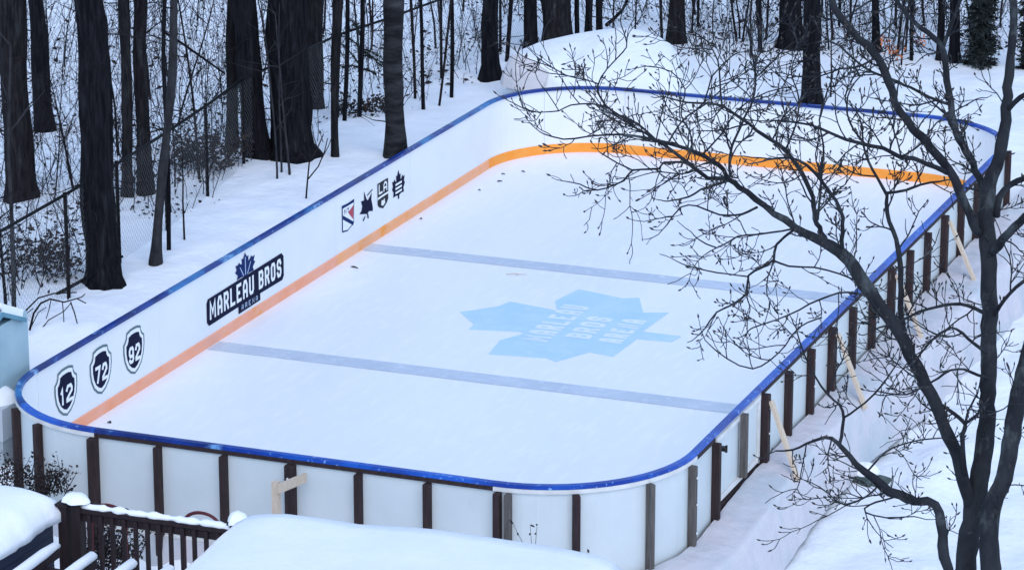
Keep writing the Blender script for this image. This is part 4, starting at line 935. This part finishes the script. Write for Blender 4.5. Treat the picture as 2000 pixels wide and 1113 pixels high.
# ------------------------------------------------------------------ magnolia in front of the right boards
MD = 25.0
BR = {  # name: list of (px, py, width px, distance offset)
 'A': [(1884, 1125, 46, 0), (1892, 1060, 43, 0), (1902, 994, 40, 0), (1921, 880, 37, .05), (1930, 750, 33, .1), (1933, 600, 31, .2), (1930, 481, 34, .25), (1926, 420, 33, .3), (1930, 366, 31, .3), (1945, 325, 27, .3), (1956, 280, 24, .35), (1966, 210, 21, .4), (1972, 130, 18, .5), (1977, 57, 16, .6), (1978, -10, 14, .7), (1970, -120, 11, .8), (1985, -260, 7, .9)],
 'B': [(1936, 1125, 41, -.25), (1932, 1050, 41, -.25), (1938, 990, 40, -.25), (1961, 930, 36, -.3), (1977, 848, 34, -.35), (1991, 766, 32, -.4), (2010, 690, 30, -.5), (2040, 560, 26, -.6), (2060, 420, 22, -.7), (2110, 250, 16, -.8), (2130, 60, 9, -.9)],
 'C': [(1897, 990, 26, .0), (1876, 913, 26, -.1), (1853, 854, 26, -.2), (1827, 792, 25, -.3), (1788, 714, 25, -.4), (1759, 652, 25, -.45), (1731, 614, 27, -.5), (1688, 556, 28, -.5), (1655, 505, 25, -.5), (1605, 472, 20, -.5), (1552, 444, 15, -.45), (1494, 403, 12.5, -.4), (1444, 366, 11, -.35), (1424, 350, 10, -.3), (1383, 347, 8.5, -.3), (1340, 315, 7.5, -.25), (1300, 286, 6, -.2), (1262, 262, 5, -.1), (1222, 238, 4, 0), (1172, 208, 3.2, .1)],
 'C1': [(1424, 350, 9, -.3), (1403, 322, 9, -.5), (1358, 298, 8, -.7), (1297, 278, 7, -.9), (1240, 266, 5, -1.0), (1190, 263, 4, -1.1), (1147, 267, 3.4, -1.2), (1100, 272, 3, -1.3), (1062, 262, 2.6, -1.3)],
 'C2': [(1618, 478, 11, -.5), (1600, 446, 10.5, -.2), (1590, 415, 10, 0), (1587, 384, 9.5, .1), (1559, 326, 9, .3), (1534, 294, 8.5, .5), (1494, 267, 7.5, .7), (1462, 242, 6.5, .8), (1424, 216, 5.5, .9), (1398, 204, 5, 1.0), (1343, 201, 4, 1.1), (1312, 193, 3.2, 1.2)],
 'C3': [(1643, 490, 9, -.5), (1646, 427, 8, -.8), (1634, 394, 7.5, -.9), (1605, 355, 7, -1.0), (1577, 323, 6, -1.1), (1540, 308, 5, -1.2), (1500, 312, 4, -1.3)],
 'C4': [(1426, 345, 6, -.3), (1427, 297, 5.5, 0), (1447, 245, 5, .3), (1470, 196, 4.5, .5), (1476, 150, 4, .6), (1469, 105, 3.4, .7), (1462, 60, 3, .8)],
 'C5': [(1597, 430, 5, -.1), (1605, 340, 4.5, -.2), (1608, 283, 4, -.3), (1600, 235, 3.5, -.4), (1612, 190, 3, -.4)],
 'D': [(1924, 462, 19, .3), (1908, 448, 18, .2), (1888, 404, 17.5, .1), (1864, 352, 17.5, 0), (1841, 316, 17.5, 0), (1815, 285, 17, 0), (1790, 262, 17, .05), (1773, 239, 16, .1), (1749, 201, 16, .1), (1735, 158, 16, .1), (1715, 115, 16, .1), (1695, 89, 17, .1), (1663, 60, 15, .1), (1637, 29, 14, .1), (1622, -4, 13, .1), (1600, -60, 10, .1), (1570, -150, 6, .1)],
 'D1': [(1850, 338, 10, 0), (1815, 322, 9.5, -.2), (1784, 311, 9, -.3), (1749, 304, 8.5, -.5), (1724, 290, 8, -.6), (1680, 281, 7, -.7), (1640, 268, 6.5, -.9), (1600, 250, 5.5, -1.0), (1560, 240, 4.5, -1.1), (1520, 236, 3.6, -1.2)],
 'E': [(1930, 385, 18, .35), (1912, 345, 16, .5), (1899, 316, 15, .6), (1873, 273, 14.5, .7), (1860, 224, 14, .8), (1853, 173, 14, .8), (1845, 124, 13, .9), (1836, 86, 12, 1.0), (1798, 55, 10, 1.1), (1773, 32, 9, 1.2), (1749, 0, 8.5, 1.3), (1715, -50, 6, 1.4)],
 'E1': [(1840, 96, 9, 1.0), (1856, 49, 8, .9), (1872, 10, 7, .8), (1890, -50, 5, .7)],
 'E2': [(1856, 205, 7, .8), (1816, 190, 6, .6), (1778, 172, 5.5, .5), (1744, 156, 5, .3), (1700, 140, 4.5, .2), (1668, 116, 4, .1), (1640, 90, 3.5, .1)],
 'E3': [(1905, 330, 9, .6), (1880, 290, 8.5, .3), (1862, 252, 7, .1), (1845, 222, 4.5, 0), (1820, 200, 3.4, -.1)],
 'F': [(1934, 500, 19, .25), (1950, 478, 18, .1), (1974, 452, 17, -.1), (2005, 424, 16, -.3), (2060, 380, 12, -.5)],
 'F1': [(1945, 420, 15, .3), (1952, 385, 14, .45), (1972, 362, 13, .6), (2005, 349, 12, .7), (2050, 320, 9, .8)],
 'F2': [(1966, 216, 11, .4), (1982, 200, 10, .3), (2005, 182, 9, .2), (2040, 160, 7, .1)],
 'F3': [(1938, 625, 9, .2), (1960, 588, 8, .0), (1985, 560, 7.5, -.1), (2010, 540, 7, -.2)],
 'G': [(1775, 690, 13, -.42), (1766, 650, 12.5, -.3), (1759, 600, 12, -.2), (1758, 510, 11, -.1), (1744, 452, 9, 0), (1732, 415, 8, 0), (1732, 381, 7, .05), (1712, 345, 6, .1), (1690, 300, 4.5, .2), (1684, 250, 3.5, .3)],
 'G1': [(1732, 378, 6, .05), (1770, 372, 5.5, .1), (1800, 360, 5, .2), (1835, 355, 4, .3)],
 'Hh': [(1856, 1130, 22, -.5), (1846, 1085, 21, -.5), (1841, 1043, 20, -.5), (1832, 1000, 20, -.5), (1817, 978, 18, -.5), (1798, 981, 17, -.55), (1772, 973, 18, -.6), (1739, 959, 18, -.65), (1710, 936, 19, -.7), (1687, 919, 14, -.75), (1658, 890, 11, -.8), (1638, 864, 9, -.85), (1609, 854, 7, -.9), (1575, 866, 5, -1), (1548, 878, 4, -1), (1515, 880, 3, -1.1)],
 'H1': [(1640, 864, 7, -.85), (1648, 818, 6.5, -.7), (1640, 790, 5.5, -.6), (1618, 772, 5, -.5), (1592, 735, 4, -.4), (1570, 690, 3.2, -.3), (1555, 640, 2.8, -.2)],
 'H2': [(1648, 816, 5, -.7), (1690, 786, 4.5, -.9), (1722, 752, 4, -1.0), (1745, 720, 3, -1.1)],
 'H3': [(1715, 948, 5, -.7), (1690, 970, 4, -.9), (1650, 985, 3.4, -1.0), (1620, 965, 3, -1.1), (1600, 950, 2.6, -1.1)],
 'H4': [(1755, 968, 4, -.6), (1700, 984, 3.6, -.8), (1690, 1000, 3.2, -.9), (1730, 1010, 2.8, -1.0), (1785, 1008, 2.6, -1.0)],
 'H5': [(1690, 925, 4.5, -.7), (1720, 892, 4, -.6), (1745, 873, 3.5, -.5), (1800, 858, 3, -.4), (1838, 855, 2.6, -.4)],
 'I': [(1886, 930, 10, -.1), (1880, 893, 9.5, -.3), (1880, 850, 9, -.4), (1884, 826, 8.5, -.4), (1862, 806, 7.5, -.3), (1830, 785, 7, -.25)],
 'I1': [(1884, 828, 7, -.4), (1900, 815, 6, -.5), (1912, 805, 5, -.6)], 'I2': [(1886, 824, 6, -.4), (1892, 800, 5, -.2), (1908, 770, 4, 0)],
 'J': [(1925, 612, 8, .1), (1890, 597, 7, -.1), (1860, 594, 6.5, -.2), (1828, 600, 6, -.3), (1795, 609, 5.5, -.4), (1755, 628, 4.5, -.5), (1715, 640, 3.5, -.6)],
 'J1': [(1925, 690, 7, 0), (1890, 660, 6, -.2), (1858, 640, 5, -.4), (1820, 665, 4.5, -.5), (1790, 700, 4, -.6)],
 'J2': [(1930, 740, 7, 0), (1870, 720, 5, -.3), (1820, 745, 4.5, -.5), (1770, 770, 3.8, -.7), (1720, 765, 3, -.8)],
 'K': [(1550, 450, 6, -.45), (1516, 477, 5.5, -.5), (1512, 506, 5.5, -.55), (1487, 522, 5, -.6), (1462, 538, 4.5, -.6), (1458, 574, 4.5, -.6), (1430, 595, 4, -.6), (1400, 610, 3.4, -.6), (1378, 640, 2.8, -.6)],
 'K1': [(1510, 508, 4, -.55), (1540, 520, 3.8, -.6), (1590, 522, 3.6, -.7), (1640, 535, 3.4, -.7), (1680, 552, 4, -.55)],
 'K2': [(1478, 405, 5, -.4), (1450, 418, 4.5, -.6), (1405, 420, 4, -.8), (1361, 402, 3.4, -.9), (1330, 405, 3, -1.0), (1302, 440, 2.6, -1.0)],
 'K3': [(1545, 448, 4, -.45), (1480, 458, 3.8, -.3), (1440, 462, 3.4, -.2), (1400, 484, 3, -.1), (1365, 468, 2.6, 0)],
 'K4': [(1605, 620, 3, -.6), (1560, 640, 3, -.7), (1520, 690, 3, -.8), (1470, 720, 2.8, -.8), (1420, 700, 2.6, -.8), (1385, 672, 2.4, -.8)],
 'K5': [(1700, 580, 6, -.5), (1655, 570, 4.5, -.6), (1600, 585, 4, -.7), (1540, 615, 3.4, -.8), (1470, 640, 3, -.8)],
 'K6': [(1462, 540, 3.6, -.6), (1420, 535, 3.2, -.7), (1380, 528, 3, -.8), (1345, 520, 2.6, -.8)],
 'L': [(1345, 318, 5, -.25), (1297, 317, 4.5, -.2), (1287, 330, 4.4, -.2), (1236, 333, 4, 0), (1218, 353, 3.6, .1), (1167, 371, 3.2, .2), (1133, 360, 2.6, .2)],
 'L1': [(1236, 333, 3.4, 0), (1205, 318, 3, .1), (1175, 300, 2.6, .2)],
 'L2': [(1420, 355, 4.5, -.3), (1370, 370, 4, -.5), (1345, 385, 3.6, -.6), (1310, 392, 3, -.7)],
 'N1': [(1290, 282, 5, -.2), (1245, 241, 4.5, -.4), (1200, 222, 4, -.5), (1172, 190, 3.6, -.6), (1168, 166, 3.4, -.6), (1185, 135, 3.2, -.7), (1217, 101, 3, -.7), (1224, 84, 2.8, -.7), (1213, 49, 2.4, -.7)],
 'N2': [(1168, 166, 3, -.6), (1157, 160, 2.8, -.7), (1105, 147, 2.5, -.8), (1063, 122, 2.2, -.9)],
 'N3': [(1240, 246, 4, .2), (1175, 206, 3.4, .3), (1115, 206, 3, .4), (1091, 217, 2.8, .4), (1042, 219, 2.4, .5), (1010, 206, 2.2, .5)],
 'N4': [(1410, 212, 4, 1.0), (1406, 160, 3.6, .9), (1402, 119, 3.2, .8), (1380, 80, 2.8, .8), (1350, 60, 2.4, .8)],
 'N5': [(1476, 152, 3.6, .6), (1510, 120, 3.2, .4), (1540, 90, 3, .3), (1590, 62, 2.6, .2)],
 'N6': [(1300, 288, 4, -.9), (1330, 240, 3.6, -1.0), (1375, 200, 3.4, -1.1), (1390, 150, 3, -1.2), (1430, 110, 2.6, -1.2)],
 'N7': [(1372, 302, 4, -.6), (1410, 262, 3.6, -.8), (1440, 215, 3.2, -.9), (1500, 180, 2.8, -1.0), (1545, 170, 2.4, -1.0)],
 'N8': [(1534, 292, 4, .5), (1555, 240, 3.6, .4), (1560, 190, 3.2, .3), (1545, 140, 2.8, .2), (1560, 100, 2.4, .2)],
 'N9': [(1342, 316, 4, -.25), (1352, 270, 3.4, 0), (1330, 225, 3, .2), (1338, 175, 2.8, .3), (1310, 140, 2.4, .4), (1270, 130, 2.2, .4)],
 'P1': [(1690, 283, 4.5, -.7), (1660, 240, 4, -.6), (1655, 190, 3.5, -.5), (1680, 150, 3, -.4), (1720, 120, 2.6, -.3)],
 'P2': [(1760, 308, 4.5, -.45), (1800, 280, 3.6, -.6), (1830, 240, 3, -.7), (1905, 195, 2.6, -.8)],
 'P3': [(1712, 110, 5, .1), (1680, 130, 4, 0), (1640, 135, 3.4, -.1), (1600, 150, 3, -.2), (1560, 150, 2.6, -.3)],
 'P4': [(1645, 40, 5, .1), (1680, 15, 4, .2), (1720, -10, 3, .3)], 'P5': [(1700, 92, 4.5, .1), (1730, 60, 4, .3), (1770, 20, 3.4, .4), (1800, -20, 3, .5)],
}
wob = lambda: U(-1, 1)
def bpts(nm):
    src = [(at(x, y, MD+o), pix_w(w, MD+o)/2) for x, y, w, o in BR[nm]]
    out = []
    for i in range(len(src)-1):            # Catmull-Rom with a little crookedness
        p0 = src[max(i-1, 0)][0]; p1 = src[i][0]; p2 = src[i+1][0]; p3 = src[min(i+2, len(src)-1)][0]; k = max(2, int((p2-p1).length/.07))
        for j in range(k):
            t = j/k; q = .5*((2*p1)+(p2-p0)*t+(2*p0-5*p1+4*p2-p3)*t*t+(3*p1-p0-3*p2+p3)*t**3); r = src[i][1]+(src[i+1][1]-src[i][1])*t
            out.append((q+Vector((wob(), wob(), wob()))*min(.010, r*.35), r*(1+.07*wob())))
    out.append(src[-1]); return out
base_a = at(1884, 1125, MD); gpt = Vector((base_a.x+.18, base_a.y-.05, 0)); gpt.z = terrain(gpt.x, gpt.y)
mag = thing('magnolia_tree', gpt, 'bare budding multi-stemmed tree spreading in front of the right boards', 'tree')
tw = MB(); buds = MB(); fine = MB()
PATHS = {}
for nm in BR:
    pts = bpts(nm); PATHS[nm] = pts
    P_ = [p for p, r in pts]; R_ = [r for p, r in pts]
    if nm in ('A', 'B', 'Hh'):
        off = {'A': (-.10, 0), 'B': (.12, -.08), 'Hh': (-.2, -.12)}[nm]; g_ = gpt+Vector((off[0], off[1], -.25)); p0 = P_[0]
        dn = [g_+(p0-g_)*t+Vector((0, 0, 0)) for t in (0, .25, .5, .75)]
        P_ = dn+P_; R_ = [R_[0]*1.5, R_[0]*1.2, R_[0]*1.08, R_[0]*1.03]+R_
        MB().tube(P_, R_, 12, True, 0, .07).build('trunk', 'mag', mag, True)
    elif BR[nm][0][2] >= 8: MB().tube(P_, R_, 9, True, 0, .08).build('limb', 'mag', mag, True)
    else: tw.tube(P_, R_, 6)
UP = Vector((0, 0, 1))
def bud(p, d):
    d = (d+UP*.25).normalized(); 
    if rnd() < .6: buds.spindle(p-d*.004, d, U(.026, .048), U(.0055, .0085), 5)
def twiglet(p, d, ln, r, lvl):
    n = 5 if lvl else 8; pts = [p]; d = d.normalized(); ds = []
    for i in range(n):
        d = (d+Vector((wob(), wob(), wob()))*(.30 if lvl else .24)+UP*(.10 if i > n*.5 else .02)).normalized(); p = p+d*(ln/n); pts.append(p); ds.append(d)
    fine.tube(pts, [max(.0027, r*(1-.5*i/n)) for i in range(n+1)], 4)
    bud(pts[-1], ds[-1])
    if lvl < 2:
        for c in range(random.randint(3, 5) if lvl == 0 else random.randint(0, 2)):
            i = random.randint(1, n-1); side = ds[i].cross(Vector((wob(), wob(), wob()))).normalized()
            twiglet(pts[i], (side*U(.6, 1.1)+ds[i]*.7+UP*.15), ln*U(.25, .55), r*.68, lvl+1)
        if lvl == 0:
            for c in range(2):                       # short spur with bud
                i = random.randint(2, n-1); e = (ds[i]+ds[i].cross(Vector((wob(), wob(), wob())))).normalized(); q = pts[i]+e*U(.02, .06); fine.tube([pts[i], q], [r*.5, r*.4], 4); bud(q, e)
DENS = {'A': .25, 'B': .3, 'C': .55, 'D': .6, 'E': .6, 'Hh': .55, 'F': .5, 'F1': .6, 'I': .3}
for nm, pts in PATHS.items():
    acc = 0; ln_tot = sum((pts[i+1][0]-pts[i][0]).length for i in range(len(pts)-1)); s = 0
    for i in range(len(pts)-1):
        p, r = pts[i]; seg = (pts[i+1][0]-p).length; s += seg; acc += seg*DENS.get(nm, 1.0)*(1.0 if s > .25 else .35)
        if acc > .098*U(.6, 1.3):
            acc = 0; d = (pts[i+1][0]-p).normalized()
            side = d.cross(Vector((wob(), wob(), wob())))
            if side.length < .1: continue
            side.normalize(); dr = side*U(.7, 1.2)+d*U(.4, .9)+UP*.12
            rr = min(r*.6, U(.005, .0075)); twiglet(p+dr.normalized()*r*.5, dr, U(.18, .62)*(1.0 if r < .02 else .8), max(.0044, rr), 0)
    twiglet(pts[-1][0], pts[-1][0]-pts[-3][0], U(.12, .25), max(.0045, pts[-1][1]), 1)
tw.build('branches', 'mag', mag, True); fine.build('twigs', 'mag', mag, kind='stuff'); buds.build('buds', 'bud', mag, kind='stuff')
print('tris', sum(len(o.data.polygons) for o in bpy.data.objects if o.type == 'MESH'))
